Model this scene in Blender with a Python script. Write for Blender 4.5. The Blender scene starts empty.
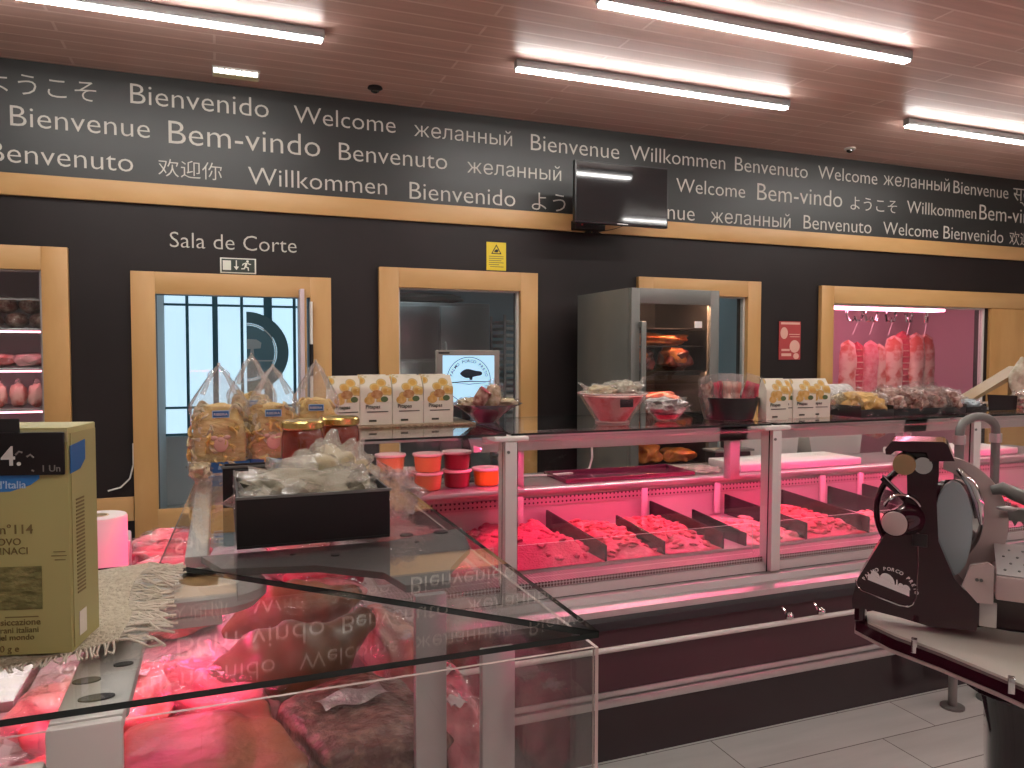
import bpy, bmesh, math, random
from mathutils import Vector, Matrix, noise, Euler
R = math.radians
PI = math.pi
random.seed(7)
SC = bpy.context.scene
COL = SC.collection
# ------------------------------------------------------------------ camera
cd = bpy.data.cameras.new('camera')
cd.sensor_fit = 'HORIZONTAL'; cd.sensor_width = 36.0; cd.lens = 36.0 * 760 / 1024
cd.clip_start = 0.02; cd.clip_end = 100
cam = bpy.data.objects.new('camera', cd); COL.objects.link(cam)
_y, _p, _r = R(21.1), R(-2.37), R(0.1)
_f = Vector((math.sin(_y) * math.cos(_p), math.cos(_y) * math.cos(_p), math.sin(_p)))
_rt = Vector((math.cos(_y), -math.sin(_y), 0)); _up = _rt.cross(_f)
_r2 = _rt * math.cos(_r) + _up * math.sin(_r); _u2 = -_rt * math.sin(_r) + _up * math.cos(_r)
_m = Matrix((_r2, _u2, -_f)).transposed().to_4x4(); _m.translation = Vector((0, 0, 1.6))
cam.matrix_world = _m
SC.camera = cam
# ------------------------------------------------------------------ world, exposure
w = bpy.data.worlds.new('world'); SC.world = w; w.use_nodes = True
w.node_tree.nodes['Background'].inputs[0].default_value = (0.8, 0.85, 1, 1)
w.node_tree.nodes['Background'].inputs[1].default_value = 0.35
SC.view_settings.view_transform = 'Standard'; SC.view_settings.look = 'None'
SC.view_settings.gamma = 1; SC.view_settings.use_curve_mapping = False
SC.view_settings.exposure = 0.0
SC.cycles.transparent_max_bounces = 40
SC.cycles.max_bounces = 8
SC.cycles.caustics_reflective = False; SC.cycles.caustics_refractive = False
SC.cycles.sample_clamp_indirect = 6
LAMP = 56.0        # ceiling lamps
PINK = 48.0        # display case lamps
PINKC = (1.0, 0.062, 0.235)

# ------------------------------------------------------------------ materials
MATS = {}
def M(name, base=(.8, .8, .8), rough=.5, metal=0.0, c2=None, scale=20, bump=0, bscale=None, emit=None, estr=0, spec=None, stretch=None, lo=.35, hi=.65, alpha=None, coat=0, sub=0, detail=4):
    if name in MATS: return MATS[name]
    m = bpy.data.materials.new(name); m.use_nodes = True
    nt = m.node_tree; b = nt.nodes['Principled BSDF']
    b.inputs['Base Color'].default_value = (*base, 1); b.inputs['Roughness'].default_value = rough
    b.inputs['Metallic'].default_value = metal
    if spec is not None: b.inputs['Specular IOR Level'].default_value = spec
    if coat: b.inputs['Coat Weight'].default_value = coat
    if sub: b.inputs['Subsurface Weight'].default_value = sub; b.inputs['Subsurface Radius'].default_value = (.02, .008, .004)
    if emit: b.inputs['Emission Color'].default_value = (*emit, 1); b.inputs['Emission Strength'].default_value = estr
    tc = None
    if c2 or bump:
        tc = nt.nodes.new('ShaderNodeTexCoord'); mp = nt.nodes.new('ShaderNodeMapping')
        nt.links.new(tc.outputs['Object'], mp.inputs[0])
        if stretch: mp.inputs['Scale'].default_value = stretch
    if c2:
        n = nt.nodes.new('ShaderNodeTexNoise'); n.inputs['Scale'].default_value = scale; n.inputs['Detail'].default_value = detail
        r = nt.nodes.new('ShaderNodeValToRGB'); r.color_ramp.elements[0].position = lo; r.color_ramp.elements[1].position = hi
        r.color_ramp.elements[0].color = (*base, 1); r.color_ramp.elements[1].color = (*c2, 1)
        nt.links.new(mp.outputs[0], n.inputs[0]); nt.links.new(n.outputs[0], r.inputs[0]); nt.links.new(r.outputs[0], b.inputs['Base Color'])
    if bump:
        n2 = nt.nodes.new('ShaderNodeTexNoise'); n2.inputs['Scale'].default_value = bscale or scale; n2.inputs['Detail'].default_value = 5
        bp = nt.nodes.new('ShaderNodeBump'); bp.inputs['Strength'].default_value = bump; bp.inputs['Distance'].default_value = .01
        nt.links.new(mp.outputs[0], n2.inputs[0]); nt.links.new(n2.outputs[0], bp.inputs['Height']); nt.links.new(bp.outputs[0], b.inputs['Normal'])
    MATS[name] = m
    return m

def glassmat(name, tint=(1, 1, 1), rough=0.0, haze=0.0, hcol=(.8, .8, .8), bump=0, bscale=30, gl=1.0):
    """clear sheet: looks through, mirrors by Fresnel, an optional share of diffuse haze"""
    m = bpy.data.materials.new(name); m.use_nodes = True; nt = m.node_tree; nt.nodes.clear()
    out = nt.nodes.new('ShaderNodeOutputMaterial'); tr = nt.nodes.new('ShaderNodeBsdfTransparent'); tr.inputs[0].default_value = (*tint, 1)
    g = nt.nodes.new('ShaderNodeBsdfGlossy'); g.inputs['Roughness'].default_value = rough; g.inputs['Color'].default_value = (gl, gl, gl, 1)
    geo = nt.nodes.new('ShaderNodeNewGeometry'); ma = nt.nodes.new('ShaderNodeMapRange')
    ma.inputs[3].default_value = 1.5; ma.inputs[4].default_value = 1 / 1.5
    nt.links.new(geo.outputs['Backfacing'], ma.inputs[0])
    fr = nt.nodes.new('ShaderNodeFresnel'); nt.links.new(ma.outputs[0], fr.inputs['IOR'])
    mx = nt.nodes.new('ShaderNodeMixShader'); nt.links.new(fr.outputs[0], mx.inputs[0])
    base = tr.outputs[0]
    if haze:
        d = nt.nodes.new('ShaderNodeBsdfDiffuse'); d.inputs[0].default_value = (*hcol, 1)
        mh = nt.nodes.new('ShaderNodeMixShader'); mh.inputs[0].default_value = haze
        nt.links.new(tr.outputs[0], mh.inputs[1]); nt.links.new(d.outputs[0], mh.inputs[2]); base = mh.outputs[0]
    if bump:
        tc = nt.nodes.new('ShaderNodeTexCoord'); n = nt.nodes.new('ShaderNodeTexNoise'); n.inputs['Scale'].default_value = bscale; n.inputs['Detail'].default_value = 3
        b = nt.nodes.new('ShaderNodeBump'); b.inputs['Strength'].default_value = bump; b.inputs['Distance'].default_value = .02
        nt.links.new(tc.outputs['Object'], n.inputs[0]); nt.links.new(n.outputs[0], b.inputs['Height'])
        nt.links.new(b.outputs[0], g.inputs['Normal']); nt.links.new(b.outputs[0], fr.inputs['Normal'])
    nt.links.new(base, mx.inputs[1]); nt.links.new(g.outputs[0], mx.inputs[2]); nt.links.new(mx.outputs[0], out.inputs[0])
    MATS[name] = m
    return m

def plankmat(name, base, c2, gap, width=.1, rough=.45, axis=1, groove=.03, length=2.2, off=0.0):
    """boards running along X, set side by side along Y"""
    m = bpy.data.materials.new(name); m.use_nodes = True; nt = m.node_tree; b = nt.nodes['Principled BSDF']; b.inputs['Roughness'].default_value = rough
    tc = nt.nodes.new('ShaderNodeTexCoord')
    br = nt.nodes.new('ShaderNodeTexBrick'); br.inputs['Scale'].default_value = 1
    br.inputs['Brick Width'].default_value = length; br.inputs['Row Height'].default_value = width
    br.inputs['Mortar Size'].default_value = groove * width; br.inputs['Mortar Smooth'].default_value = .1; br.offset = .37; br.inputs['Bias'].default_value = 0
    br.inputs['Color1'].default_value = (*base, 1); br.inputs['Color2'].default_value = (*c2, 1); br.inputs['Mortar'].default_value = (*gap, 1)
    mp = nt.nodes.new('ShaderNodeMapping'); mp.inputs['Location'].default_value = (0, off, 0)
    nt.links.new(tc.outputs['Object'], mp.inputs[0]); nt.links.new(mp.outputs[0], br.inputs[0])
    n = nt.nodes.new('ShaderNodeTexNoise'); n.inputs['Scale'].default_value = 3; n.inputs['Detail'].default_value = 6
    mp2 = nt.nodes.new('ShaderNodeMapping'); mp2.inputs['Scale'].default_value = (.6, 8, 1); nt.links.new(tc.outputs['Object'], mp2.inputs[0]); nt.links.new(mp2.outputs[0], n.inputs[0])
    mix = nt.nodes.new('ShaderNodeMixRGB'); mix.blend_type = 'MULTIPLY'; mix.inputs[0].default_value = .35
    nt.links.new(br.outputs[0], mix.inputs[1]); nt.links.new(n.outputs[0], mix.inputs[2]); nt.links.new(mix.outputs[0], b.inputs['Base Color'])
    bp = nt.nodes.new('ShaderNodeBump'); bp.inputs['Strength'].default_value = .5; bp.inputs['Distance'].default_value = .004; bp.invert = True
    nt.links.new(br.outputs['Fac'], bp.inputs['Height']); nt.links.new(bp.outputs[0], b.inputs['Normal'])
    MATS[name] = m
    return m

def woodmat(name, base, c2, rough=.5, stretch=(1, 1, 1)):
    return M(name, base, rough, 0, c2, 5, .03, 40, stretch=stretch, detail=8, lo=.3, hi=.75)

glass = glassmat('clear glass', (.965, .975, .97))
glass_thin = glassmat('thin clear plastic', (.98, .98, .98), .04)
glass_win = glassmat('window glass', (.96, .98, .98))
filmb = glassmat('noodle bag film', (.96, .96, .96), .10, .13, (.78, .76, .72), .9, 26)
film = glassmat('crinkled cellophane', (.97, .97, .97), .08, .045, (.75, .73, .68), .9, 28)
filmw = glassmat('milky bag film', (.95, .95, .93), .12, .26, (.88, .86, .78), .8, 30)
filmp = glassmat('vacuum film', (.97, .96, .96), .12, .015, (.8, .7, .7), .5, 30)
M('glass edge', (.018, .026, .024), .12, 0, spec=.5)
M('black wall', (.013, .009, .009), .5, c2=(.017, .012, .012), scale=2, spec=.35)
M('sign panel', (.022, .023, .022), .42, c2=(.026, .028, .027), scale=1.3)
M('letter white', (.56, .53, .47), .6)
woodmat('birch', (.62, .36, .14), (.50, .27, .09), .42, (1, 1, .25))
woodmat('birch long', (.64, .39, .17), (.52, .29, .10), .42, (.25, 1, 1))
plankmat('ceiling planks', (.72, .46, .39), (.64, .39, .33), (.85, .62, .55), .145, .38, groove=.06, length=2.4)
M('lamp body', (.35, .36, .36), .35, .6)
M('lamp glow', (1, 1, 1), .5, emit=(1, .97, .92), estr=LAMP)
M('grille glow', (1, 1, 1), .5, emit=(1, .93, .85), estr=5)
M('black plastic', (.015, .015, .016), .3)
M('black gloss', (.012, .011, .012), .07, coat=.5)
M('tv screen', (.012, .012, .013), .06, coat=.3)
M('matt black', (.014, .010, .011), .55, spec=.3)
M('steel', (.46, .46, .45), .33, .9, c2=(.40, .40, .39), scale=3, stretch=(1, 1, .1))
M('dark steel', (.20, .205, .19), .40, .35, c2=(.17, .175, .165), scale=3)
M('chrome', (.75, .75, .74), .08, 1.0)
M('alu', (.55, .53, .52), .32, .75)
M('pale alu', (.72, .70, .66), .42, .15)
M('grey plate', (.17, .15, .145), .5, .1)
M('white plastic', (.78, .76, .72), .4)
M('white board', (.82, .80, .76), .5)
M('white wall', (.75, .75, .74), .7)
M('blue wall', (.45, .58, .62), .6)
M('burgundy', (.055, .012, .020), .28, c2=(.065, .015, .024), scale=2)
M('kick panel', (.035, .026, .028), .17)
M('bumper rubber', (.02, .018, .022), .38)
M('red sauce', (.17, .018, .008), .25, c2=(.25, .035, .012), scale=30)
M('gold lid', (.62, .47, .16), .25, .9)
M('orange spread', (.62, .25, .09), .35)
M('beet spread', (.22, .012, .03), .3)
M('amber spread', (.75, .27, .02), .3)
M('tub lid', (.75, .55, .52), .3)
M('noodle', (.70, .43, .09), .6, c2=(.86, .66, .26), scale=22, bump=.8, bscale=35, stretch=(1, 1, 2.5))
M('noodle pale', (.66, .55, .30), .6, c2=(.78, .68, .45), scale=26, bump=.8, bscale=35)
M('pack white', (.80, .77, .66), .42, c2=(.74, .70, .58), scale=7, bump=.25, bscale=14)
M('pack cream', (.74, .68, .42), .4, bump=.2, bscale=20)
M('cracker', (.60, .34, .07), .6, c2=(.74, .50, .18), scale=60)
M('cracker dark', (.42, .17, .05), .6, c2=(.62, .36, .16), scale=60)
M('olive print', (.05, .05, .035), .6)
M('green print', (.10, .16, .06), .6)
M('print black', (.02, .02, .02), .6)
M('print grey', (.25, .24, .22), .6)
M('print brown', (.20, .15, .05), .6)
M('print red', (.45, .05, .05), .6)
M('blue label', (.02, .13, .36), .45)
M('blue banner', (.03, .20, .55), .45)
M('pale blue', (.45, .62, .80), .5)
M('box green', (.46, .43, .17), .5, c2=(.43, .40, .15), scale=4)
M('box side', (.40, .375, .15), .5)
M('box cream', (.60, .56, .30), .5)
M('pasta green', (.14, .13, .035), .6, c2=(.30, .28, .10), scale=55, bump=.9, bscale=70, stretch=(1, 1, 2.2))
M('chalk', (.78, .76, .72), .8)
M('burlap', (.60, .52, .38), .9, c2=(.72, .65, .50), scale=120, bump=1, bscale=160)
M('thread', (.78, .72, .60), .9)
M('paper roll', (.86, .82, .80), .85)
M('meat red', (.55, .025, .07), .38, c2=(.68, .10, .15), scale=40, bump=.5, bscale=60)
M('meat mince', (.60, .02, .09), .5, c2=(.70, .05, .14), scale=70, bump=.9, bscale=110)
M('meat pink', (.70, .16, .20), .4, c2=(.80, .38, .38), scale=18, bump=.4, bscale=40)
M('meat fat', (.80, .55, .45), .35, c2=(.60, .12, .09), scale=9, bump=.3, bscale=30, lo=.45, hi=.6)
M('cured dark', (.13, .045, .032), .34, c2=(.38, .22, .17), scale=45, bump=1, bscale=60, lo=.45, hi=.7)
M('cured brown', (.36, .17, .075), .38, c2=(.20, .06, .025), scale=14, bump=.5, bscale=22)
M('ham rind', (.34, .20, .11), .32, c2=(.20, .10, .05), scale=6, bump=.3, bscale=18, stretch=(1, 1, 1))
M('aged orange', (.80, .25, .05), .3, c2=(.50, .08, .02), scale=12, bump=.4, bscale=30, lo=.4, hi=.62)
M('aged dark', (.06, .02, .018), .3, c2=(.22, .03, .02), scale=14, bump=.5, bscale=30)
M('sausage', (.22, .06, .04), .4, c2=(.66, .48, .38), scale=38, bump=.4, bscale=60, lo=.4, hi=.7)
M('silver label', (.62, .60, .58), .28, .55, c2=(.42, .40, .38), scale=50, bump=.8, bscale=60)
M('white label', (.80, .78, .76), .5)
M('pink package', (.78, .42, .40), .4, c2=(.62, .10, .09), scale=10, bump=.6, bscale=26, lo=.48, hi=.62)
M('nuts', (.42, .28, .13), .6, c2=(.66, .56, .40), scale=40, bump=.8, bscale=55)
M('dry bread', (.62, .50, .28), .7, c2=(.72, .62, .42), scale=26, bump=.7, bscale=40)
M('grey crisps', (.64, .60, .48), .5, c2=(.40, .35, .25), scale=24, bump=.8, bscale=30)
M('wicker', (.34, .24, .15), .7, c2=(.50, .38, .25), scale=120, bump=.8, bscale=120)
M('bowl purple', (.13, .018, .05), .2, coat=.4)
M('deck metal', (.62, .55, .54), .38, .35)
M('divider', (.022, .014, .018), .25)
M('pink soft', (1, 1, 1), .5, emit=(1, .28, .42), estr=12)
M('pink low', (1, 1, 1), .5, emit=(1, .30, .40), estr=7)
M('pink weak', (1, 1, 1), .5, emit=(1, .2, .3), estr=14)
M('pink near', (1, 1, 1), .5, emit=PINKC, estr=30)
M('pink leg', (1, 1, 1), .5, emit=PINKC, estr=20)
M('pink glow', (1, 1, 1), .5, emit=PINKC, estr=PINK)
M('orange glow', (1, 1, 1), .5, emit=(1, .5, .28), estr=150)
M('cool glow', (1, 1, 1), .5, emit=(.75, .92, 1), estr=7)
M('sky glow', (1, 1, 1), .5, emit=(.58, .82, 1), estr=.92)
M('tile floor', (.45, .45, .42), .3)
M('yellow sign', (.80, .62, .03), .5)
M('poster red', (.42, .05, .05), .5)
M('poster pink', (.72, .42, .34), .5)
M('screen glow', (.3, .5, .6), .3, emit=(.42, .74, .95), estr=.85)
M('emblem', (.02, .04, .07), .5)
M('tablet frame', (.30, .29, .26), .5)
M('exit green', (.03, .045, .035), .5)
M('exit white', (.75, .76, .66), .5)
M('slicer black', (.030, .004, .010), .10, coat=.3)
M('blade steel', (.42, .50, .53), .3, .35)
M('slicer tray', (.66, .62, .54), .35, .15)
M('slicer pink', (.62, .50, .48), .3, .45)
M('knife wood', (.30, .20, .10), .4)
M('frame blue', (.08, .20, .25), .5)
M('window shutter', (.55, .62, .64), .6)
M('pink wall', (.62, .50, .52), .5)

def mk_floor():
    m = bpy.data.materials.new('floor tiles'); m.use_nodes = True; nt = m.node_tree; b = nt.nodes['Principled BSDF']; b.inputs['Roughness'].default_value = .32
    tc = nt.nodes.new('ShaderNodeTexCoord'); mp = nt.nodes.new('ShaderNodeMapping'); mp.inputs['Location'].default_value = (.387, .068, 0)
    br = nt.nodes.new('ShaderNodeTexBrick'); br.inputs['Scale'].default_value = 1; br.offset = .693
    br.inputs['Brick Width'].default_value = .98; br.inputs['Row Height'].default_value = .24 * 1.0
    br.inputs['Mortar Size'].default_value = .0025; br.inputs['Mortar Smooth'].default_value = 0
    br.inputs['Color1'].default_value = (.70, .71, .67, 1); br.inputs['Color2'].default_value = (.64, .65, .61, 1); br.inputs['Mortar'].default_value = (.16, .15, .13, 1)
    nt.links.new(tc.outputs['Object'], mp.inputs[0]); nt.links.new(mp.outputs[0], br.inputs[0])
    n = nt.nodes.new('ShaderNodeTexNoise'); n.inputs['Scale'].default_value = 2.5; n.inputs['Detail'].default_value = 6
    mp2 = nt.nodes.new('ShaderNodeMapping'); mp2.inputs['Scale'].default_value = (.8, 6, 1); nt.links.new(tc.outputs['Object'], mp2.inputs[0]); nt.links.new(mp2.outputs[0], n.inputs[0])
    mix = nt.nodes.new('ShaderNodeMixRGB'); mix.blend_type = 'MULTIPLY'; mix.inputs[0].default_value = .3
    nt.links.new(br.outputs[0], mix.inputs[1]); nt.links.new(n.outputs[0], mix.inputs[2]); nt.links.new(mix.outputs[0], b.inputs['Base Color'])
    MATS['floor tiles'] = m
mk_floor()
M('lit edge', (.62, .50, .46), .25)  # light caught by glass rims, put into a pale pinkish colour

def perfmat(name, base, hole, s):
    m = bpy.data.materials.new(name); m.use_nodes = True; nt = m.node_tree; b = nt.nodes['Principled BSDF']; b.inputs['Roughness'].default_value = .35; b.inputs['Metallic'].default_value = .3
    tc = nt.nodes.new('ShaderNodeTexCoord'); v = nt.nodes.new('ShaderNodeTexVoronoi'); v.inputs['Scale'].default_value = s; v.inputs['Randomness'].default_value = 0
    mp = nt.nodes.new('ShaderNodeMapping'); mp.inputs['Rotation'].default_value = (0, 0, 0)
    nt.links.new(tc.outputs['Object'], mp.inputs[0]); nt.links.new(mp.outputs[0], v.inputs[0])
    r = nt.nodes.new('ShaderNodeValToRGB'); r.color_ramp.interpolation = 'CONSTANT'; r.color_ramp.elements[0].color = (*hole, 1); r.color_ramp.elements[1].color = (*base, 1); r.color_ramp.elements[1].position = .42
    nt.links.new(v.outputs['Distance'], r.inputs[0]); nt.links.new(r.outputs[0], b.inputs['Base Color'])
    MATS[name] = m
perfmat('perforated strip', (.50, .38, .39), (.03, .008, .012), 45)
perfmat('perforated grille', (.66, .55, .55), (.10, .02, .03), 75)

# ------------------------------------------------------------------ mesh builder
class MB:
    def __init__(s): s.v = []; s.f = []; s.m = []
    def add(s, vs, fs, m=0, T=None):
        o = len(s.v)
        s.v += [tuple(T @ Vector(v)) if T else tuple(v) for v in vs]
        s.f += [tuple(i + o for i in f) for f in fs]; s.m += [m] * len(fs)
        return s
    def box(s, x0, x1, y0, y1, z0, z1, m=0, T=None):
        v = [(x0, y0, z0), (x1, y0, z0), (x1, y1, z0), (x0, y1, z0), (x0, y0, z1), (x1, y0, z1), (x1, y1, z1), (x0, y1, z1)]
        return s.add(v, [(0, 3, 2, 1), (4, 5, 6, 7), (0, 1, 5, 4), (1, 2, 6, 5), (2, 3, 7, 6), (3, 0, 4, 7)], m, T)
    def pane(s, x0, x1, y0, y1, z0, z1, axis, mface=0, medge=1):
        """glass sheet whose two large faces carry one material and its rims another"""
        v = [(x0, y0, z0), (x1, y0, z0), (x1, y1, z0), (x0, y1, z0), (x0, y0, z1), (x1, y0, z1), (x1, y1, z1), (x0, y1, z1)]
        F = {'z': [(0, 3, 2, 1), (4, 5, 6, 7)], 'y': [(0, 1, 5, 4), (2, 3, 7, 6)], 'x': [(1, 2, 6, 5), (3, 0, 4, 7)]}
        for k, fs in F.items(): s.add(v, fs, mface if k == axis else medge)
        return s
    def tube(s, pts, r, n=10, m=0, cap=True, closed=False):
        pts = [Vector(p) for p in pts]; rs = r if isinstance(r, (list, tuple)) else [r] * len(pts)
        vs = []; fs = []; prev = None; N = len(pts)
        for i, p in enumerate(pts):
            if closed: d = pts[(i + 1) % N] - pts[i - 1]
            else: d = pts[min(i + 1, N - 1)] - pts[max(i - 1, 0)]
            d.normalize()
            if prev is None:
                a = d.orthogonal().normalized()
            else:
                a = (prev - d * prev.dot(d)).normalized()
            prev = a; b = d.cross(a)
            for k in range(n):
                t = 2 * PI * k / n; vs.append(p + (a * math.cos(t) + b * math.sin(t)) * rs[i])
        for i in range(N if closed else N - 1):
            j = (i + 1) % N
            for k in range(n):
                k2 = (k + 1) % n; fs.append((i * n + k, i * n + k2, j * n + k2, j * n + k))
        if cap and not closed: fs += [tuple(range(n))[::-1], tuple((N - 1) * n + k for k in range(n))]
        return s.add(vs, fs, m)
    def cyl(s, p0, p1, r, r1=None, n=24, m=0): return s.tube([p0, p1], [r, r1 if r1 is not None else r], n, m)
    def lathe(s, prof, c=(0, 0, 0), n=32, m=0, T=None, sq=0):
        vs = []; fs = []
        for r, z in prof:
            for k in range(n):
                t = 2 * PI * k / n; cx, cy = math.cos(t), math.sin(t)
                q = 1.0
                if sq: q = 1 / (abs(cx) ** sq + abs(cy) ** sq) ** (1 / sq)
                vs.append((c[0] + r * cx * q, c[1] + r * cy * q, c[2] + z))
        for i in range(len(prof) - 1):
            for k in range(n):
                k2 = (k + 1) % n; fs.append((i * n + k, i * n + k2, (i + 1) * n + k2, (i + 1) * n + k))
        if prof[0][0] > 1e-6: fs.append(tuple(range(n))[::-1])
        if prof[-1][0] > 1e-6: fs.append(tuple((len(prof) - 1) * n + k for k in range(n)))
        return s.add(vs, fs, m, T)
    def shell(s, prof, c=(0, 0, 0), n=32, m=0, t=.004, T=None, sq=0):
        """open vessel with wall thickness"""
        inner = [(max(r - t, .0005), z + (t if i == 0 else 0)) for i, (r, z) in enumerate(prof)]
        return s.lathe([(.0004, prof[0][1])] + prof + inner[::-1] + [(.0004, prof[0][1] + t)], c, n, m, T, sq)
    def prism(s, poly, O, U, W, N, d, m=0, medge=None):
        """polygon in the plane O + u U + w W pushed out by d along N"""
        O, U, W, N = Vector(O), Vector(U), Vector(W), Vector(N); n = len(poly)
        a = [O + U * p[0] + W * p[1] for p in poly]; b = [q + N * d for q in a]
        s.add(a + b, [tuple(range(n)), tuple(range(2 * n - 1, n - 1, -1))], m)
        s.add(a + b, [(i, i + n, (i + 1) % n + n, (i + 1) % n) for i in range(n)], m if medge is None else medge)
        return s
    def blob(s, c, r, amp=.12, fr=3.0, sub=3, m=0, rot=None, seed=0, squash=None):
        bm = bmesh.new(); bmesh.ops.create_icosphere(bm, subdivisions=sub, radius=1)
        Rm = Euler(rot).to_matrix() if rot else Matrix.Identity(3)
        vs = []
        for v in bm.verts:
            p = v.co.copy(); k = 1 + amp * noise.noise(p * fr + Vector((seed * 3.1, seed * 1.7, seed)))
            if squash:
                p = Vector([math.copysign(abs(q) ** squash, q) for q in p])
            p = Vector((p.x * r[0], p.y * r[1], p.z * r[2])) * k
            vs.append(Rm @ p + Vector(c))
        fs = [tuple(v.index for v in f.verts) for f in bm.faces]; bm.free()
        return s.add(vs, fs, m)
    def grid(s, fn, nu, nv, m=0, close_u=False):
        vs = [fn(i / nu, j / nv) for j in range(nv + 1) for i in range(nu + 1)]
        fs = [(j * (nu + 1) + i, j * (nu + 1) + i + 1, (j + 1) * (nu + 1) + i + 1, (j + 1) * (nu + 1) + i) for j in range(nv) for i in range(nu)]
        return s.add(vs, fs, m)
    def text(s, body, O, U, W, size=.1, width=None, ext=.001, m=0, center=False, off=-.012, arc=None, hs=1.0):
        """lettering; O is the left end of the base line"""
        O, U, W = Vector(O), Vector(U).normalized(), Vector(W).normalized(); N = U.cross(W)
        def one(ch):
            c = bpy.data.curves.new('t', 'FONT'); c.body = ch; c.size = 1; c.extrude = .5; c.offset = off + .006; c.resolution_u = 3
            o = bpy.data.objects.new('t', c); COL.objects.link(o)
            bpy.context.view_layer.update()
            me = bpy.data.meshes.new_from_object(o.evaluated_get(bpy.context.evaluated_depsgraph_get()))
            vs = [v.co.copy() for v in me.vertices]; fs = [tuple(p.vertices) for p in me.polygons]
            bpy.data.objects.remove(o); bpy.data.curves.remove(c); bpy.data.meshes.remove(me)
            return vs, fs
        if arc:   # (centre u, centre w, radius, start angle, end angle, size) letters on a circle, clockwise
            cu, cw, rad, a0, a1 = arc; n = len(body)
            for i, ch in enumerate(body):
                if ch == ' ': continue
                vs, fs = one(ch); a = a0 + (a1 - a0) * i / (n - 1); mid = (min(v.x for v in vs) + max(v.x for v in vs)) / 2
                up = Vector((math.cos(a), math.sin(a))); rt = Vector((math.sin(a), -math.cos(a)))
                out = []
                for v in vs:
                    q = Vector((cu, cw)) + up * (rad + v.y * size) + rt * ((v.x - mid) * size)
                    out.append(O + U * q.x + W * q.y + N * (v.z * ext))
                s.add(out, fs, m)
            return s
        if 'н' in body:   # the font's own fill of this letter fails, so its strokes are laid out here
            vs, fs = [], []
            def put_(pv, pf, right):
                sh_ = right - max(v.x for v in pv); o = len(vs); vs.extend([Vector((v.x + sh_, v.y, v.z)) for v in pv]); fs.extend([tuple(i + o for i in f) for f in pf])
            i = body.index('н'); j = body.rindex('н') + 1
            for part, end in ((body[:i], i), (body[j:], len(body))):
                pv, pf = one(part); put_(pv, pf, max(v.x for v in one(body[:end])[0]))
            for e in range(i + 1, j + 1):
                nb = MB(); nb.box(0, .074, 0, .53, -.5, .5); nb.box(.344, .418, 0, .53, -.5, .5); nb.box(.074, .344, .235, .305, -.5, .5)
                put_([Vector(q) for q in nb.v], nb.f, max(v.x for v in one(body[:e])[0]))
        else: vs, fs = one(body)
        x0 = min(v.x for v in vs); x1 = max(v.x for v in vs)
        k = size if width is None else width / (x1 - x0)
        sh = (x1 - x0) * k / 2 if center else 0
        return s.add([O + U * ((v.x - x0) * k - sh) + W * (v.y * (k * hs if width else size)) + N * (v.z * ext) for v in vs], fs, m)
    def build(s, name, mats, parent=None, smooth=True, bevel=0, loc=None, seg=2):
        me = bpy.data.meshes.new(name); me.from_pydata([tuple(v) for v in s.v], [], s.f)
        for q in (mats if isinstance(mats, (list, tuple)) else [mats]): me.materials.append(MATS[q] if isinstance(q, str) else q)
        me.polygons.foreach_set('material_index', s.m)
        bm = bmesh.new(); bm.from_mesh(me)
        bmesh.ops.recalc_face_normals(bm, faces=bm.faces)
        if bevel: bmesh.ops.bevel(bm, geom=[e for e in bm.edges if len(e.link_faces) == 2 and e.calc_face_angle(0) > .5], offset=bevel, segments=seg, affect='EDGES', profile=.5)
        bm.to_mesh(me); bm.free()
        if smooth:
            me.shade_smooth(); me.set_sharp_from_angle(angle=R(38))
        o = bpy.data.objects.new(name, me); COL.objects.link(o)
        if parent: o.parent = parent
        if loc: o.location = loc
        return o

def tag(o, label=None, cat=None, group=None, kind=None):
    if label: o['label'] = label
    if cat: o['category'] = cat
    if group: o['group'] = group
    if kind: o['kind'] = kind
    return o
def thing(name, label, cat, loc=(0, 0, 0), rz=0, group=None):
    o = bpy.data.objects.new(name, None); o.empty_display_size = .05; COL.objects.link(o)
    o.location = loc; o.rotation_euler = (0, 0, rz)
    return tag(o, label, cat, group)
def struct(mb, name, mats, label=None, **k): return tag(mb.build(name, mats, **k), label, None, None, 'structure')
def dup(root, loc, rz, label=None, scale=None):
    r = root.copy(); COL.objects.link(r); r.location = loc; r.rotation_euler = (0, 0, rz)
    if scale: r.scale = scale
    if label: r['label'] = label
    for ch in list(root.children):
        c = ch.copy(); COL.objects.link(c); c.parent = r
        for g in list(ch.children):
            d = g.copy(); COL.objects.link(d); d.parent = c
    return r
X_, Y_, Z_ = (1, 0, 0), (0, 1, 0), (0, 0, 1)
def wedge_dir(a): return (math.cos(a), math.sin(a), 0)

# ================================================================== THE ROOM
WY, CZ = 6.0, 3.54
b = MB().box(-5, 11, -5, 12, -.1, 0); struct(b, 'floor', 'floor tiles', smooth=False)
b = MB().box(-5, 11, -5, WY + .12, CZ, CZ + .1); struct(b, 'ceiling', 'ceiling planks', smooth=False)
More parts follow.
